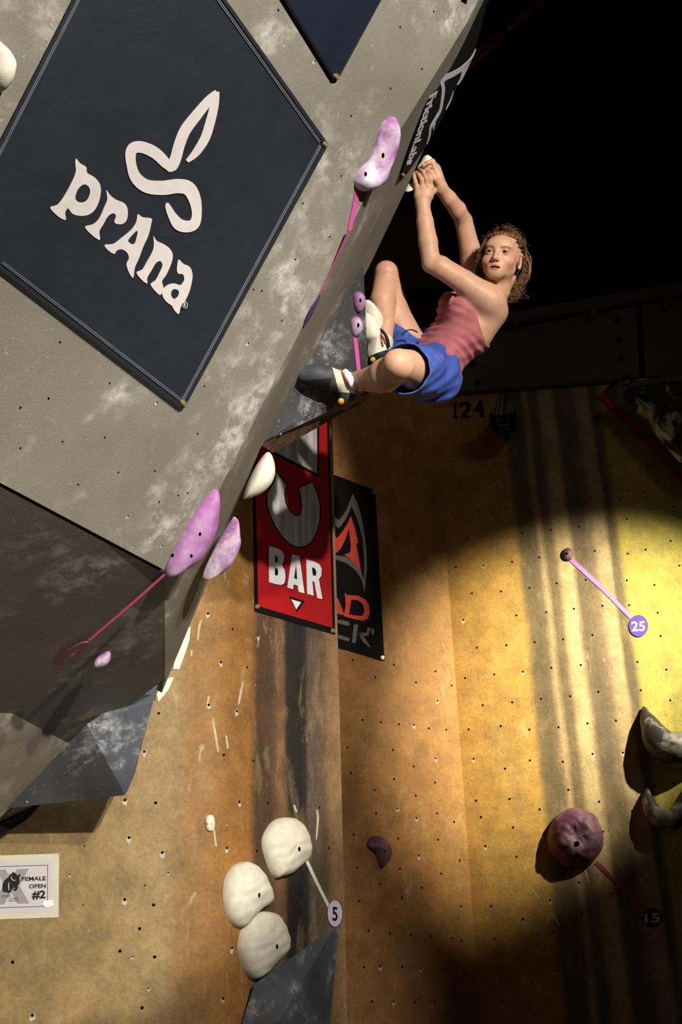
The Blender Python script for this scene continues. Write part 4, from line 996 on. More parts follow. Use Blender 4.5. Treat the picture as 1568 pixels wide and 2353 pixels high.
def surfnet(f, lo, h):
    s = f < 0; nx, ny, nz = f.shape
    cnt = np.zeros((nx - 1, ny - 1, nz - 1), np.int16); acc = np.zeros((nx - 1, ny - 1, nz - 1, 3), np.float32)
    for ax in range(3):
        o1, o2 = [k for k in range(3) if k != ax]
        A0 = [slice(None)] * 3; A1 = [slice(None)] * 3; A0[ax] = slice(0, -1); A1[ax] = slice(1, None)
        fa, fb = f[tuple(A0)], f[tuple(A1)]; cross = s[tuple(A0)] != s[tuple(A1)]
        t = np.where(cross, fa / np.where(cross, fa - fb, 1), 0)
        for i in (0, 1):
            for j in (0, 1):
                q = [slice(None)] * 3
                q[o1] = slice(0, -1) if i == 0 else slice(1, None); q[o2] = slice(0, -1) if j == 0 else slice(1, None)
                c = cross[tuple(q)]; cnt += c
                off = np.zeros(3); off[o1] = i; off[o2] = j
                for k in range(3):
                    acc[..., k] += np.where(c, t[tuple(q)] if k == ax else off[k], 0)
    act = cnt > 0; idx = np.full(cnt.shape, -1, np.int64); idx[act] = np.arange(act.sum())
    ii = np.argwhere(act); V = lo + h * (ii + acc[act] / cnt[act][:, None])
    Q = []
    for ax in range(3):
        o1, o2 = (ax + 1) % 3, (ax + 2) % 3
        A0 = [slice(None)] * 3; A1 = [slice(None)] * 3; A0[ax] = slice(0, -1); A1[ax] = slice(1, None)
        cross = s[tuple(A0)] != s[tuple(A1)]; neg = s[tuple(A0)]
        e = np.argwhere(cross)
        e = e[(e[:, o1] > 0) & (e[:, o2] > 0) & (e[:, o1] < f.shape[o1] - 1) & (e[:, o2] < f.shape[o2] - 1)]
        def cid(d1, d2):
            q = e.copy(); q[:, o1] += d1; q[:, o2] += d2; return idx[q[:, 0], q[:, 1], q[:, 2]]
        a, b, c, d = cid(-1, -1), cid(0, -1), cid(0, 0), cid(-1, 0)
        ng = neg[e[:, 0], e[:, 1], e[:, 2]]
        Q.append(np.where(ng[:, None], np.stack([a, b, c, d], 1), np.stack([d, c, b, a], 1)))
    return V, np.concatenate(Q)

def compact(V, Q):
    u, inv = np.unique(Q, return_inverse=True); return V[u], inv.reshape(Q.shape)

def mesh_np(name, V, Q, mat, parent, anchor, colors=None):
    me = bpy.data.meshes.new(name); W = (V - anchor).astype(np.float32)
    me.vertices.add(len(W)); me.vertices.foreach_set('co', W.ravel())
    me.loops.add(Q.size); me.loops.foreach_set('vertex_index', Q.ravel().astype(np.int32))
    me.polygons.add(len(Q)); me.polygons.foreach_set('loop_start', np.arange(0, Q.size, 4, dtype=np.int32))
    me.polygons.foreach_set('loop_total', np.full(len(Q), 4, np.int32))
    me.polygons.foreach_set('use_smooth', np.ones(len(Q), bool))
    me.update(calc_edges=True); me.validate()
    if mat: me.materials.append(mat)
    if colors is not None:
        at = me.color_attributes.new('tint', 'FLOAT_COLOR', 'POINT')
        at.data.foreach_set('color', np.hstack([colors, np.ones((len(colors), 1))]).astype(np.float32).ravel())
    o = bpy.data.objects.new(name, me); col.objects.link(o)
    if parent is None: o.location = anchor
    else: o.parent = parent
    return o

def cone(a, b, ra, rb): return ('c', np.asarray(a, float), np.asarray(b, float), ra, rb)
def ball(a, r): return ('c', np.asarray(a, float), np.asarray(a, float), r, r)
def ell(c, R, r): return ('e', np.asarray(c, float), np.asarray(R, float), np.asarray(r, float))
def chain(pts, rads): return [cone(pts[i], pts[i + 1], rads[i], rads[i + 1]) for i in range(len(pts) - 1)]

# ---- joints (where each joint is, and how far away)
Ls, Rs = P(1126, 690, 4.09), P(1086, 642, 4.37)
lat = nrm(Ls - Rs)
c1, c2, c3, c4 = P(1094, 716, 4.23), P(1064, 754, 4.22), P(1026, 800, 4.20), P(978, 846, 4.18)
elL, wrL = P(992, 606, 4.09), P(972, 468, 4.10)
elR, wrR = P(1066, 508, 4.27), P(1012, 430, 4.13)
hipL, knL, anL = P(988, 862, 4.11), P(918, 838, 3.75), P(812, 873, 3.985)
hipR, knR, anR = P(950, 826, 4.28), P(889, 632, 4.28), P(884, 794, 4.15)

torso = [cone(Ls - lat * .03, Rs + lat * .03, .052, .052)]
for s_ in (-1, 1):
    torso += [cone(c1 + s_ * .062 * lat, c2 + s_ * .058 * lat, .080, .078), cone(c2 + s_ * .058 * lat, c3 + s_ * .045 * lat, .078, .070),
              cone(c3 + s_ * .045 * lat, c4 + s_ * .058 * lat, .070, .088)]
torso += [ball(P(1058, 708, 4.13), .048), ball(P(1040, 700, 4.27), .048),               # chest
          ball(P(1138, 716, 4.16), .046), cone(P(1136, 716, 4.12), P(1098, 772, 4.17), .044, .05),   # shoulder blade, flank
          ball(P(1004, 866, 4.12), .085), ball(P(985, 850, 4.30), .08),
          cone(P(1138, 676, 4.19), P(1160, 636, 4.17), .05, .046)]
armL = chain([Ls, P(1066, 648, 4.085), P(1012, 613, 4.085), elL], [.056, .046, .042, .036]) + \
       chain([elL, P(984, 556, 4.09), P(977, 510, 4.095), wrL], [.036, .0375, .033, .0255])
armR = chain([Rs, P(1080, 570, 4.31), elR], [.05, .041, .036]) + chain([elR, P(1052, 482, 4.22), P(1032, 456, 4.17), wrR], [.034, .034, .030, .024])
legL = chain([hipL, P(955, 850, 3.93), knL], [.085, .074, .057]) + [ball(P(912, 836, 3.735), .052)] + \
       chain([knL, P(886, 862, 3.82), P(850, 872, 3.90), anL], [.053, .062, .045, .029]) + [cone(P(905, 858, 3.80), P(872, 874, 3.88), .05, .048)]
legR = chain([hipR, P(905, 722, 4.29), knR], [.085, .066, .050]) + [ball(P(888, 626, 4.265), .048)] + \
       chain([knR, P(880, 690, 4.23), P(886, 742, 4.19), anR], [.049, .051, .037, .029])

# hands: palm and four fingers each with two bends, thumb from the side of the palm
def finger(pts, r): return chain([P(*q) for q in pts], r)
kL = [(959, 433, 4.085), (970.5, 429, 4.078), (982, 429, 4.078), (992, 431, 4.085)]
handL = [cone(wrL, P(*q), .022, .0115) for q in kL] + [cone(P(962, 450, 4.095), P(986, 450, 4.092), .018, .018)]
fl = [[kL[0], (955, 418, 4.075), (952.5, 407, 4.09), (951, 399, 4.115)], [kL[1], (969.5, 413, 4.065), (963.5, 402, 4.085), (957, 396, 4.115)],
      [kL[2], (979.5, 410, 4.063), (972.5, 395, 4.085), (963.5, 388, 4.118)], [kL[3], (989, 412, 4.07), (982.5, 396, 4.09), (973.5, 386, 4.12)]]
fingersL = []
for q in fl: fingersL += finger(q, [.0098, .0086, .0080, .0068])
thumbL = finger([(983, 456, 4.10), (996, 438, 4.12), (996, 420, 4.135), (988, 408, 4.14)], [.014, .0125, .0105, .0085])
kR = [(994, 372, 4.10), (998, 381, 4.12), (1002, 391, 4.14), (1004, 402, 4.155)]
handR = [cone(wrR, P(*q), .021, .0125) for q in kR] + [cone(P(1008, 408, 4.12), P(1004, 388, 4.12), .019, .016)]
fr = [[kR[0], (983, 374, 4.085), (974, 380, 4.09), (969, 386, 4.11)], [kR[1], (985, 384, 4.10), (976, 388, 4.11), (971, 392, 4.125)],
      [kR[2], (989, 394, 4.12), (981, 395, 4.13), (975, 396, 4.14)], [kR[3], (992, 404, 4.14), (985, 402, 4.145), (980, 399, 4.15)]]
fingersR = []
for q in fr: fingersR += finger(q, [.0104, .0090, .0083, .0070])
thumbR = finger([(1010, 424, 4.11), (999, 410, 4.085), (992, 397, 4.08), (981, 390, 4.085)], [.015, .0125, .0108, .0085])

# ---- head: frame (x = her left, y = facing, z = up)
yaw, tip, tilt = math.radians(20), math.radians(2), math.radians(8)
hy = nrm(-fw * math.cos(yaw) * math.cos(tip) - cr * math.sin(yaw) * math.cos(tip) + cu * math.sin(tip))
hz = cu * math.cos(tilt) + cr * math.sin(tilt); hz = nrm(hz - hy * (hz @ hy)); hx = np.cross(hz, hy)
HR = np.stack([hx, hy, hz])                      # rows: local axes
HC = P(1152, 594, 4.13)
hp = lambda x, y, z: HC + hx * x + hy * y + hz * z
I_ = HR
head = [ell(hp(0, -.018, .030), I_, [.071, .088, .080]), ell(hp(0, .020, -.010), I_, [.056, .066, .078]),
        cone(hp(-.038, .010, -.045), hp(-.009, .064, -.073), .025, .0165), cone(hp(.038, .010, -.045), hp(.009, .064, -.073), .025, .0165),
        cone(hp(-.009, .064, -.074), hp(.009, .064, -.074), .0165, .0165),
        ell(hp(-.038, .050, -.024), I_, [.024, .024, .020]), ell(hp(.038, .050, -.024), I_, [.024, .024, .020]),
        ell(hp(0, .060, .034), I_, [.050, .028, .030]), ell(hp(0, .068, -.055), I_, [.028, .020, .026]),
        cone(hp(0, -.01, -.05), hp(0, -.035, -.12), .05, .046)]
eyeX, eyeY, eyeZ = .0305, .0715, .006
carve = [(ell(hp(-eyeX - .001, .094, .007), I_, [.0175, .014, .0105]), .012), (ell(hp(eyeX + .001, .094, .007), I_, [.0175, .014, .0105]), .012),
         (ell(hp(0, .095, -.002), I_, [.030, .008, .006]), .010)]
face2 = [cone(hp(0, .082, .014), hp(0, .099, -.020), .0070, .0090), ball(hp(0, .1015, -.0245), .0092), ball(hp(-.0095, .094, -.028), .0068), ball(hp(.0095, .094, -.028), .0068)]
lids = [ball(hp(-eyeX, eyeY, eyeZ), .0142), ball(hp(eyeX, eyeY, eyeZ), .0142)]
lidcut = [(ell(hp(-eyeX, eyeY + .016, eyeZ + .0005), I_, [.0135, .012, .0050]), .0015), (ell(hp(eyeX, eyeY + .016, eyeZ + .0005), I_, [.0135, .012, .0050]), .0015)]
lips = [cone(hp(-.019, .079, -.0545), hp(-.004, .0885, -.0500), .0036, .0050), cone(hp(.019, .079, -.0545), hp(.004, .0885, -.0500), .0036, .0050),
        cone(hp(-.019, .079, -.0570), hp(-.002, .0865, -.0655), .0036, .0056), cone(hp(.019, .079, -.0570), hp(.002, .0865, -.0655), .0036, .0056)]
mouthcut = [(ell(hp(.001, .086, -.0575), I_, [.0195, .018, .0038]), .003)]
nostr = [(ball(hp(-.0055, .098, -.0345), .0034), .003), (ball(hp(.0055, .098, -.0345), .0034), .003)]
def ear(sx):
    R_ = np.stack([nrm(hx * .75 * sx - hy * .5), nrm(hy * .75 + hx * .5 * sx), hz])
    c = hp(sx * .073, -.002, -.008)
    out = []
    for a in np.linspace(-2.3, 2.0, 12):
        pass
    loop = [c + R_[0] * .006 + (R_[1] * -math.cos(a) * .0155 + hz * math.sin(a) * .028) + R_[0] * .007 * math.cos(a) for a in np.linspace(-1.9, 2.2, 13)]
    out += chain(loop, [.0042] * 13)
    out += [ell(c + R_[0] * .001, R_, [.004, .014, .023]), ball(c - hz * .026 + R_[1] * .006, .0065)]
    return out
ears = ear(1) + ear(-1)

def body_field(lo, hi, h):
    F_ = Field(lo, hi, h)
    T = eval_group(F_, torso, .045)
    for limb, k in ((armL, .035), (armR, .035), (legL, .03), (legR, .03)):
        T = smin(T, eval_group(F_, limb, .008), k)
    hands = np.minimum(smin(eval_group(F_, handL, .014), eval_group(F_, thumbL, .008), .010), smin(eval_group(F_, handR, .014), eval_group(F_, thumbR, .008), .010))
    hands = smin(hands, eval_group(F_, fingersL + fingersR, .0015), .004)
    T = smin(T, hands, .012)
    Hd = eval_group(F_, head, .024, carve)
    Hd = smin(Hd, eval_group(F_, face2, .007), .009)
    Hd = smin(Hd, eval_group(F_, lids, .001, lidcut), .003)
    Hd = smin(Hd, eval_group(F_, lips, .003), .006)
    Hd = smin(Hd, eval_group(F_, ears, .004), .005)
    for pr, k in mouthcut + nostr:
        a, b = bounds(pr); sl, p = F_.sub(a - .01, b + .01)
        if sl is not None: Hd[sl] = -smin(-Hd[sl], dist(pr, p), k)
    return np.minimum(T, Hd)

def box_of(pts, m): pts = np.array(pts); return pts.min(0) - m, pts.max(0) + m
allp = [Ls, Rs, c1, c4, elL, wrL, elR, wrR, hipL, knL, anL, hipR, knR, anR, HC]
blo, bhi = box_of(allp, .16)
hlo, hhi = box_of([HC + hz * .02, HC - hz * .02], .125)
glo, ghi = box_of([P(*q) for q in kL + kR] + [P(*q[-1]) for q in fl + fr], .022)
ghi = np.maximum(ghi, np.maximum(wrL, wrR) - 0.0); glo = np.minimum(glo, np.minimum(wrL, wrR))
parts = []
for (lo, hi, h, holes_) in ((blo, bhi, .0042, [(hlo, hhi), (glo, ghi)]), (hlo, hhi, .0021, []), (glo, ghi, .0019, [])):
    V, Q = surfnet(body_field(lo, hi, h), np.array(lo), h)
    cen = V[Q].mean(1); keep = np.ones(len(Q), bool)
    for a, b in holes_: keep &= ~((cen > a + .006) & (cen < b - .006)).all(1)
    parts.append(compact(V, Q[keep]))
off_ = 0; VV = []; QQ = []
for V, Q in parts: VV.append(V); QQ.append(Q + off_); off_ += len(V)
VV = np.concatenate(VV); QQ = np.concatenate(QQ)
# skin tint: lips, brows, flushed cheeks, reddened fingers and knees - the body's own colouring
loc = (VV - HC) @ HR.T
tint = np.tile(np.array(C3(198, 152, 122)[:3]), (len(VV), 1))
def blend(mask, rgb): 
    global tint
    m_ = np.clip(mask, 0, 1)[:, None]; tint = tint * (1 - m_) + np.array(C3(*rgb)[:3]) * m_
g3 = lambda c, s: np.exp(-(((loc - np.array(c)) / np.array(s)) ** 2).sum(1))
inhead = (np.abs(loc) < .13).all(1)
blend(.45 * (g3((-.045, .06, -.03), (.02, .03, .018)) + g3((.045, .06, -.03), (.02, .03, .018))) * inhead, (206, 128, 116))
blend(.5 * g3((0, .105, -.028), (.012, .02, .012)) * inhead, (206, 132, 118))
lipm = (np.abs(loc[:, 2] + .058) < .0125 * np.sqrt(np.clip(1 - (loc[:, 0] / .0235) ** 2, 0, 1))) & (loc[:, 1] > .07)
blend(.85 * lipm, (176, 92, 92))
blend(1.0 * ((np.abs(loc[:, 2] + .0575) < .0034) & (np.abs(loc[:, 0]) < .0195) & (loc[:, 1] > .05) & (loc[:, 1] < .0835)), (52, 20, 22))
for sx in (-1, 1):
    ax_ = np.abs(loc[:, 0] * sx - .031); zb = .0255 - 12 * (loc[:, 0] * sx - .034) ** 2
    blend(.8 * (np.abs(loc[:, 2] - zb) < .0032) * (ax_ < .019) * (loc[:, 1] > .05), (104, 72, 54))
    blend(.55 * ((np.linalg.norm(loc - np.array([sx * eyeX, eyeY, eyeZ + .006]), axis=1) < .0165) & (loc[:, 1] > .06)), (158, 108, 96))
for tp in [q[-1] for q in fl + fr]: blend(.45 * np.exp(-(np.linalg.norm(VV - P(*tp), axis=1) / .016) ** 2), (206, 140, 126))
blend(.6 * np.exp(-(np.linalg.norm(VV - P(879, 717, 4.175), axis=1) / .010) ** 2), (184, 80, 92))
blend(.3 * np.exp(-(np.linalg.norm(VV - P(888, 622, 4.22), axis=1) / .04) ** 2), (206, 138, 122))

def skin_material():
    m = M('skin', 0.5, 0.35)
    at = m.n('ShaderNodeVertexColor', layer_name='tint'); v = m.coord()
    n = m.ramp(m.noise(v, 28, 4, 0.6), [(0.3, 0.90), (0.7, 1.06)])
    m.b.inputs['Subsurface Weight'].default_value = 0.12
    m.b.inputs['Subsurface Radius'].default_value = (0.012, 0.005, 0.003)
    m.b.inputs['Subsurface Scale'].default_value = 0.5
    m.bump(m.noise(v, 220, 3), 0.06, 0.002)
    return m.color(m.mix(1.0, at.outputs[0], n, 'MULTIPLY'))
mat_skin = skin_material()
person = mesh_np('person', VV, QQ, mat_skin, None, (VV.min(0) + VV.max(0)) / 2, tint)
tag(person, 'climber in rose tank top and blue shorts hanging from the overhang, face to viewer', 'person')
PA = np.array(person.location)

# eyes
m_ = M('eye', 0.12, 0.6); v_ = m_.coord()
def eye(sx):
    c = hp(sx * eyeX, eyeY, eyeZ); look = nrm(-fw * 0.93 - cr * 0.22 - cu * 0.06 - fw * 0.0 + (CAM - c) * 0.02)
    look = nrm(hy * 0.75 + nrm(CAM - c) * 0.25 - cr * 0.10)
    t = nrm(np.cross(look, hz)); b = np.cross(t, look); V = []; Fc = []; mi = []
    nr_, ns = 12, 20
    for i in range(nr_ + 1):
        a = math.pi * i / nr_
        for k in range(ns):
            w_ = 2 * math.pi * k / ns; V.append(c + .0128 * (look * math.cos(a) + (t * math.cos(w_) + b * math.sin(w_)) * math.sin(a)))
    for i in range(nr_):
        for k in range(ns): Fc.append((i * ns + k, i * ns + (k + 1) % ns, (i + 1) * ns + (k + 1) % ns, (i + 1) * ns + k)); mi.append(0 if i >= 4 else (2 if i < 2 else 1))
    o = obj('eye', V, Fc, mat_sclera, person, smooth=True)
    o.data.materials.append(mat_iris); o.data.materials.append(mat_pupil)
    o.data.polygons.foreach_set('material_index', mi); return o
mat_sclera = plain('eye_white', (176, 166, 160), 0.2, 0.5, 0.03); mat_iris = plain('eye_iris', (58, 50, 42), 0.15, 0.6, 0.1); mat_pupil = plain('eye_pupil', (8, 8, 8), 0.1, 0.6, 0.0)
for sx in (-1, 1): eye(sx)
tube('teeth', [hp(-.013, .072, -.0555), hp(0, .077, -.0550), hp(.013, .072, -.0555)], [.003, .0035, .003], plain('teeth', (196, 186, 172), 0.4, 0.4, 0.03), person, 8)

# hair: cap pulled back, loose curls behind the ear
mat_hair = M('hair', 0.45, 0.4); v_ = mat_hair.coord()
mat_hair.bump(mat_hair.noise(mat_hair.coord(scale=(3, 3, 1)), 120, 3), 0.4, 0.004)
mat_hair = mat_hair.color(mat_hair.mix(mat_hair.ramp(mat_hair.noise(v_, 60, 4), [(0.3, 0.0), (0.7, 1.0)]), C3(50, 34, 22), C3(140, 98, 58)))
F_ = Field(*box_of([HC], .15), .0026)
capg = eval_group(F_, [ell(hp(0, -.022, .034), I_, [.079, .094, .087]), ell(hp(0, -.06, .0), I_, [.062, .055, .07]), ball(hp(.035, -.085, -.035), .034), ball(hp(.05, -.078, -.066), .024)], .03)
sl, p_ = F_.sub(F_.lo, F_.lo + (F_.n - 1) * F_.h); q_ = (p_ - HC) @ HR.T
edge = 0.020 + 0.55 * (q_[..., 2] - .066) - 3.2 * np.clip(np.abs(q_[..., 0]) - .030, 0, 1) * (q_[..., 2] < .2)
hairline = q_[..., 1] - (.058 - 16 * np.clip(.075 - q_[..., 2], 0, 1) ** 1.15 * 0.9 - 9 * q_[..., 0] ** 2)
wav = .0022 * np.sin(q_[..., 0] * 420 + 60 * q_[..., 2]) + .002 * np.sin(q_[..., 0] * 190 - 90 * q_[..., 1])
capg = np.maximum(capg + wav, hairline * 0.6)
V, Q = surfnet(capg.astype(np.float32), F_.lo, F_.h)
hair = mesh_np('hair', *(lambda a: (a[0], a[1]))(compact(V, Q)), mat_hair, person, PA)
rnd = random.Random(5); HV = []; HF = []
def strand(pts, r):
    c = crom(np.array(pts), 6); k0 = len(HV); ns = 5
    for i in range(len(c)):
        t = nrm(c[min(i + 1, len(c) - 1)] - c[max(i - 1, 0)]); a = nrm(np.cross(t, hz + hx * .3)); b = np.cross(a, t)
        rr = r * (1 - 0.7 * (i / len(c)) ** 2)
        for k in range(ns): HV.append(c[i] + rr * (a * math.cos(6.283 * k / ns) + b * math.sin(6.283 * k / ns)))
    for i in range(len(c) - 1):
        for k in range(ns): HF.append((k0 + i * ns + k, k0 + i * ns + (k + 1) % ns, k0 + (i + 1) * ns + (k + 1) % ns, k0 + (i + 1) * ns + k))
for i in range(210):                                     # curls gathered behind her left ear, falling to the neck
    j = lambda s: rnd.gauss(0, s)
    ro = rnd.uniform(.55, 1.25); y_ = -.094 + j(.013)
    x0 = hp(.056 + j(.008), y_ + .01, .040 + j(.03)); x1 = hp(.058 + .030 * ro, y_, .012 + j(.014))
    x2 = hp(.056 + .038 * ro, y_, -.028 + j(.012)); x3 = hp(.056 + .026 * ro, y_, -.062 + j(.010)); x4 = hp(.050 + .010 * ro + j(.01), y_, -.080 + j(.012))
    x5 = hp(.056 + j(.014), y_, -.104 + j(.014)); x6 = hp(.044 + j(.016), y_, -.128 + j(.014)); x7 = hp(.034 + j(.012), y_, -.134 + j(.014))
    strand([x0, x1, x2, x3, x4] + ([x5, x6, x7] if rnd.random() < .55 else []), rnd.uniform(.0008, .0019))
for i in range(70):                                      # hair hanging between her far cheek and the raised arm
    j = lambda s: rnd.gauss(0, s)
    strand([hp(-.058 + j(.006), .01 + j(.012), .05 + j(.01)), hp(-.074 + j(.008), j(.015), .015 + j(.01)), hp(-.084 + j(.01), -.01 + j(.015), -.03 + j(.01)), hp(-.080 + j(.012), -.02 + j(.015), -.075 + j(.02))], rnd.uniform(.0009, .002))
for i in range(60):                                      # flyaway frizz over the crown
    a = rnd.uniform(-1.3, 1.3); sx, cz = math.sin(a), math.cos(a); j = lambda s: rnd.gauss(0, s)
    strand([hp(sx * .07, .03 + j(.02), .035 + cz * .078), hp(sx * .086 + j(.005), .0 + j(.02), .037 + cz * .094 + j(.004)), hp(sx * .098 + j(.008), -.03 + j(.02), .03 + cz * .096 + j(.008))], rnd.uniform(.0005, .0009))
for i in range(150):                                     # hair combed back over the crown and temples
    a = rnd.uniform(-1.5, 1.5); sx = math.sin(a); z0 = .062 + .045 * math.cos(a) - .03 * abs(sx)
    pts = [hp(sx * .062, .050 - .040 * abs(sx) + rnd.gauss(0, .006), z0 + .006 + rnd.gauss(0, .003))]
    for t in (0.25, 0.5, 0.75, 1.0):
        y = .038 - .11 * t
        pts.append(hp(sx * .078 * math.cos(.2 * t) + rnd.gauss(0, .003), y, .035 + .090 * math.cos(a * .95) * math.sqrt(max(0.05, 1 - ((y + .022) / .096) ** 2)) + rnd.gauss(0, .003)))
    strand(pts, rnd.uniform(.0008, .0018))
for i in range(26):                                      # wisps at the near temple and by the raised arm
    sx = -1; z = rnd.uniform(-.01, .05)
    strand([hp(sx * .062, .03 + rnd.gauss(0, .006), z + .03), hp(sx * (.072 + rnd.random() * .006), .022 + rnd.gauss(0, .008), z), hp(sx * (.078 + rnd.random() * .02), .01 + rnd.gauss(0, .01), z - .05), hp(sx * (.080 + rnd.random() * .02), -.01 + rnd.gauss(0, .01), z - .09)], rnd.uniform(.0007, .0013))
ho = obj('loose_strands', HV, HF, mat_hair, hair, smooth=True); ho['kind'] = 'stuff'

# ---- clothes
def clip_plane(F_, f, o, n):
    """keep the side the normal points away from"""
    sl, p = F_.sub(F_.lo, F_.lo + (F_.n - 1) * F_.h); return np.maximum(f, (p - o) @ nrm(n))
spine = nrm(c1 - c4); front = nrm(np.cross(lat, spine))
if front @ cr > 0: front = -front
F_ = Field(*box_of([c1, c2, c3, c4, Ls, Rs, P(1036, 684, 4.2)], .13), .0032)
sh = eval_group(F_, torso[1:-1], .045)
sl, p_ = F_.sub(F_.lo, F_.lo + (F_.n - 1) * F_.h)
sc_ = (p_ - c3) @ spine; fc_ = (p_ - c3) @ front; lc_ = (p_ - c3) @ lat
ph = sc_ * 175 + fc_ * 45 + 1.6 * np.sin(fc_ * 26 + lc_ * 19 + 1) + 0.9 * np.sin(lc_ * 33)
amp = np.exp(-((sc_ - .045) / .085) ** 2)
sh = sh - .0075 - .0048 * amp * np.sin(ph) * (.55 + .45 * np.sin(lc_ * 21 + fc_ * 31 + sc_ * 17)) - .0012 * np.sin(sc_ * 60 + fc_ * 140)
a1, a2 = P(1090, 694, 4.10), P(1117, 784, 4.12)
sh = clip_plane(F_, sh, a2, np.cross(a2 - a1, nrm(fw + cr * 0.35)) * (1 if np.cross(a2 - a1, nrm(fw + cr * .35)) @ cr > 0 else -1))
sh = clip_plane(F_, sh, P(1046, 655, 4.12), spine * 0.9 + front * .2 + cu * .25)
sh = clip_plane(F_, sh, c4 + spine * .0, -spine)
V, Q = compact(*surfnet(sh.astype(np.float32), F_.lo, F_.h))
mt = M('rose_cotton', 0.8, 0.15); v_ = mt.coord(); mt.bump(mt.noise(v_, 500, 2), 0.15, 0.002)
mat_shirt = mt.color(mt.mix(mt.ramp(mt.noise(v_, 14, 4), [(0.3, 0.0), (0.7, 1.0)]), C3(150, 84, 86), C3(176, 104, 106)))
top = mesh_np('tank_top', V, Q, mat_shirt, person, PA)
tube('strap', [P(1036, 702, 4.10), P(1040, 688, 4.09), P(1050, 678, 4.13), P(1075, 660, 4.2)], [.012, .010, .009, .009], mat_shirt, top, 10, flat=.45, fdir=fw)

mt = M('blue_canvas', 0.75, 0.2); v_ = mt.coord(); mt.bump(mt.noise(v_, 350, 2), 0.2, 0.003)
ch_ = mt.math('MULTIPLY', mt.ramp(mt.noise(v_, 7, 3), [(0.5, 0.0), (0.7, 1.0)]), mt.ramp(mt.noise(v_, 40, 5, 0.7), [(0.45, 0.0), (0.7, 0.6)]))
mat_shorts = mt.color(mt.mix(ch_, mt.mix(mt.ramp(mt.noise(v_, 10, 4), [(0.3, 0.0), (0.7, 1.0)]), C3(50, 70, 140), C3(70, 92, 172)), C3(150, 160, 190)))
hemL_c, hemL_d = P(931, 848, 3.83), nrm(knL - hipL)
hemR_c, hemR_d = P(914, 742, 4.285), nrm(knR - hipR)
F_ = Field(*box_of([c4, hipL, hipR, hemL_c, hemR_c, P(1010, 860, 4.1)], .14), .0032)
wb0 = P(1000, 826, 4.18)
pel = [cone(c3 + spine * -.02 + s_ * .045 * lat, c4 + s_ * .06 * lat, .082, .098) for s_ in (-1, 1)] + [ball(P(1003, 868, 4.12), .098), ball(P(985, 852, 4.30), .092)]
legsL = [cone(hipL, hemL_c + hemL_d * .05, .108, .094)]
legsR = [cone(hipR, hemR_c + hemR_d * .05, .098, .082)]
so = smin(smin(eval_group(F_, pel, .04), eval_group(F_, legsL, .01), .035), eval_group(F_, legsR, .01), .03)
sl, p_ = F_.sub(F_.lo, F_.lo + (F_.n - 1) * F_.h)
tt = (p_ - hipL) @ hemL_d; t2 = (p_ - hipL) @ cu; t3 = (p_ - hipL) @ cr
so = so - .0045 * np.sin(tt * 34 + t2 * 46 + 1.2 * np.sin(t3 * 38)) * np.clip((t3 + .09) * 9, 0, 1) - .0018 * np.sin(t2 * 120 + tt * 60)
shell = np.maximum(so, -(so + .0065))
# hems only cut their own leg
dL = np.maximum((p_ - hemL_c) @ hemL_d, 0); nearL = np.linalg.norm((p_ - hemL_c) - ((p_ - hemL_c) @ hemL_d)[..., None] * hemL_d, axis=-1) < .13
nearR = np.linalg.norm((p_ - hemR_c) - ((p_ - hemR_c) @ hemR_d)[..., None] * hemR_d, axis=-1) < .12
cutL = np.where(nearL, (p_ - hemL_c) @ hemL_d, -1); cutR = np.where(nearR & ((p_ - hemR_c) @ lat < .12), (p_ - hemR_c) @ hemR_d, -1)
shell = np.maximum(np.maximum(shell, cutL), cutR)
wa1, wa2 = P(935, 756, 4.24), P(1058, 868, 4.14)
wn = nrm(spine * 1.0 + front * 0.10); 
shell = np.maximum(shell, (p_ - P(1000, 806, 4.15)) @ wn - .012)
V, Q = compact(*surfnet(shell.astype(np.float32), F_.lo, F_.h))
shorts = mesh_np('shorts', V, Q, mat_shorts, person, PA)
mat_cord = plain('navy_cord', (44, 58, 110), 0.7)
tube('drawstring', [P(925, 770, 4.16), P(934, 760, 4.13), P(948, 758, 4.12), P(960, 764, 4.10)], [.0028] * 4, mat_cord, shorts, 6)
tube('drawstring', [P(975, 765, 4.09), P(985, 756, 4.09), P(980, 772, 4.07)], [.0026] * 3, mat_cord, shorts, 6)
tube('side_button', [P(1016, 825, 3.985), P(1016, 825, 3.975)], [.007, .007], mat_cord, shorts, 12, sub=1)

# climbing shoes
mat_rub = chalky('shoe_rubber', (74, 76, 80), (50, 52, 56), (180, 184, 188), 0.5, 12, 40, 0.55, bump=0.1)
mat_sole = plain('black_sole_rubber', (26, 26, 28), 0.6)
mat_up = plain('cream_leather', (222, 212, 178), 0.6, 0.3, 0.12, 60)
mat_redtrim = plain('red_trim', (168, 62, 50), 0.6); mat_dot = plain('ochre_disc', (206, 160, 60), 0.6)
def shoe(name, prims, h, clipper, label=None):
    pts = [q for pr in prims for q in (pr[1], pr[2])]
    F_ = Field(*box_of(pts, .06), h); f = eval_group(F_, prims, .02)
    sl, p = F_.sub(F_.lo, F_.lo + (F_.n - 1) * F_.h)
    out = {}
    o = mesh_np(name, *compact(*surfnet(f.astype(np.float32), F_.lo, h)), mat_up, person, PA)
    for nm, mat, off, planes in clipper:
        g = f - off
        for c, n in planes: g = np.maximum(g, (p - c) @ nrm(n))
        V, Q = surfnet(g.astype(np.float32), F_.lo, h)
        if len(Q): mesh_np(nm, *compact(V, Q), mat, o, PA)
    return o
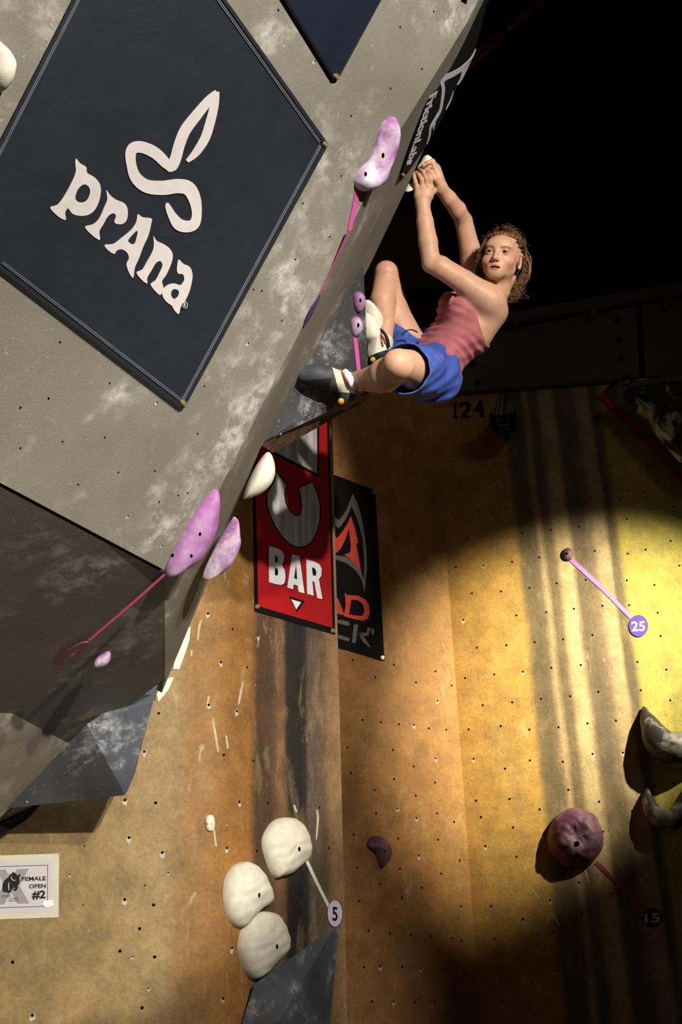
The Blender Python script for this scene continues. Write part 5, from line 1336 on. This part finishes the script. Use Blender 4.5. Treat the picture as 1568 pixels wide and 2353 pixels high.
pr = [cone(P(697, 861, 3.935), P(722, 862, 3.946), .026, .037), cone(P(722, 862, 3.946), P(752, 868, 3.960), .037, .040), cone(P(752, 868, 3.960), P(785, 876, 3.975), .038, .036),
      cone(P(785, 876, 3.975), P(803, 893, 3.983), .036, .030), cone(P(803, 893, 3.983), P(800, 910, 3.981), .031, .032), cone(P(795, 880, 3.979), P(808, 877, 3.985), .036, .034)]
imgn = lambda x, y: cr * x - cu * y
shL = shoe('climbing_shoe', pr, .0022, [('toe_rubber', mat_rub, .0025, [(P(770, 870, 4.005), imgn(1, -.28))]),
    ('heel_rubber', mat_rub, .0025, [(P(790, 905, 4.005), imgn(.12, -1))]),
    ('sole', mat_sole, .0035, [(P(730, 878, 4.005), imgn(-.12, -1)), (P(762, 880, 4.005), imgn(1, .2))])])
tube('strap', [P(790, 852, 3.967), P(797, 858, 3.937), P(806, 872, 3.922), P(811, 886, 3.927), P(812, 893, 3.947)], [.012, .013, .013, .012, .008], mat_white, shL, 10, flat=.35, fdir=fw)
tube('strap_trim', [P(783, 850, 3.967), P(789, 860, 3.935), P(797, 876, 3.927), P(806, 890, 3.932)], [.004] * 4, mat_redtrim, shL, 8)
tube('strap_trim', [P(797, 850, 3.967), P(805, 862, 3.929), P(813, 878, 3.927), P(818, 888, 3.937), P(830, 886, 3.932), P(841, 886, 3.937)], [.0035] * 6, plain('dark_red_trim', (92, 40, 40), 0.6), shL, 8)
tube('pull_loop', [P(820, 898, 3.937), P(826, 906, 3.932), P(830, 912, 3.937), P(824, 910, 3.947), P(820, 902, 3.947)], [.0035] * 5, mat_redtrim, shL, 8)
tube('heel_disc', [P(784, 922, 3.952), P(784, 922, 3.942)], [.0125, .0115], mat_dot, shL, 16, sub=1)
pr = [cone(P(880, 800, 4.15), P(872, 815, 4.14), .034, .033), cone(P(872, 815, 4.14), P(862, 828, 4.15), .034, .03), cone(P(878, 790, 4.15), P(885, 785, 4.15), .034, .033), cone(P(872, 800, 4.16), P(852, 800, 4.22), .036, .03)]
shR = shoe('climbing_shoe', pr, .0022, [('heel_rubber', mat_sole, .0028, [(P(868, 812, 4.12), imgn(-.35, -1))])])
tube('strap_trim', [P(872, 756, 4.12), P(882, 764, 4.10), P(891, 780, 4.10), P(894, 798, 4.11)], [.006] * 4, mat_sole, shR, 8)
tube('strap_trim', [P(873, 768, 4.11), P(881, 776, 4.095), P(886, 790, 4.09)], [.004] * 3, mat_redtrim, shR, 8)
tube('heel_disc', [P(857, 826, 4.113), P(857, 826, 4.105)], [.011, .010], mat_dot, shR, 14, sub=1)
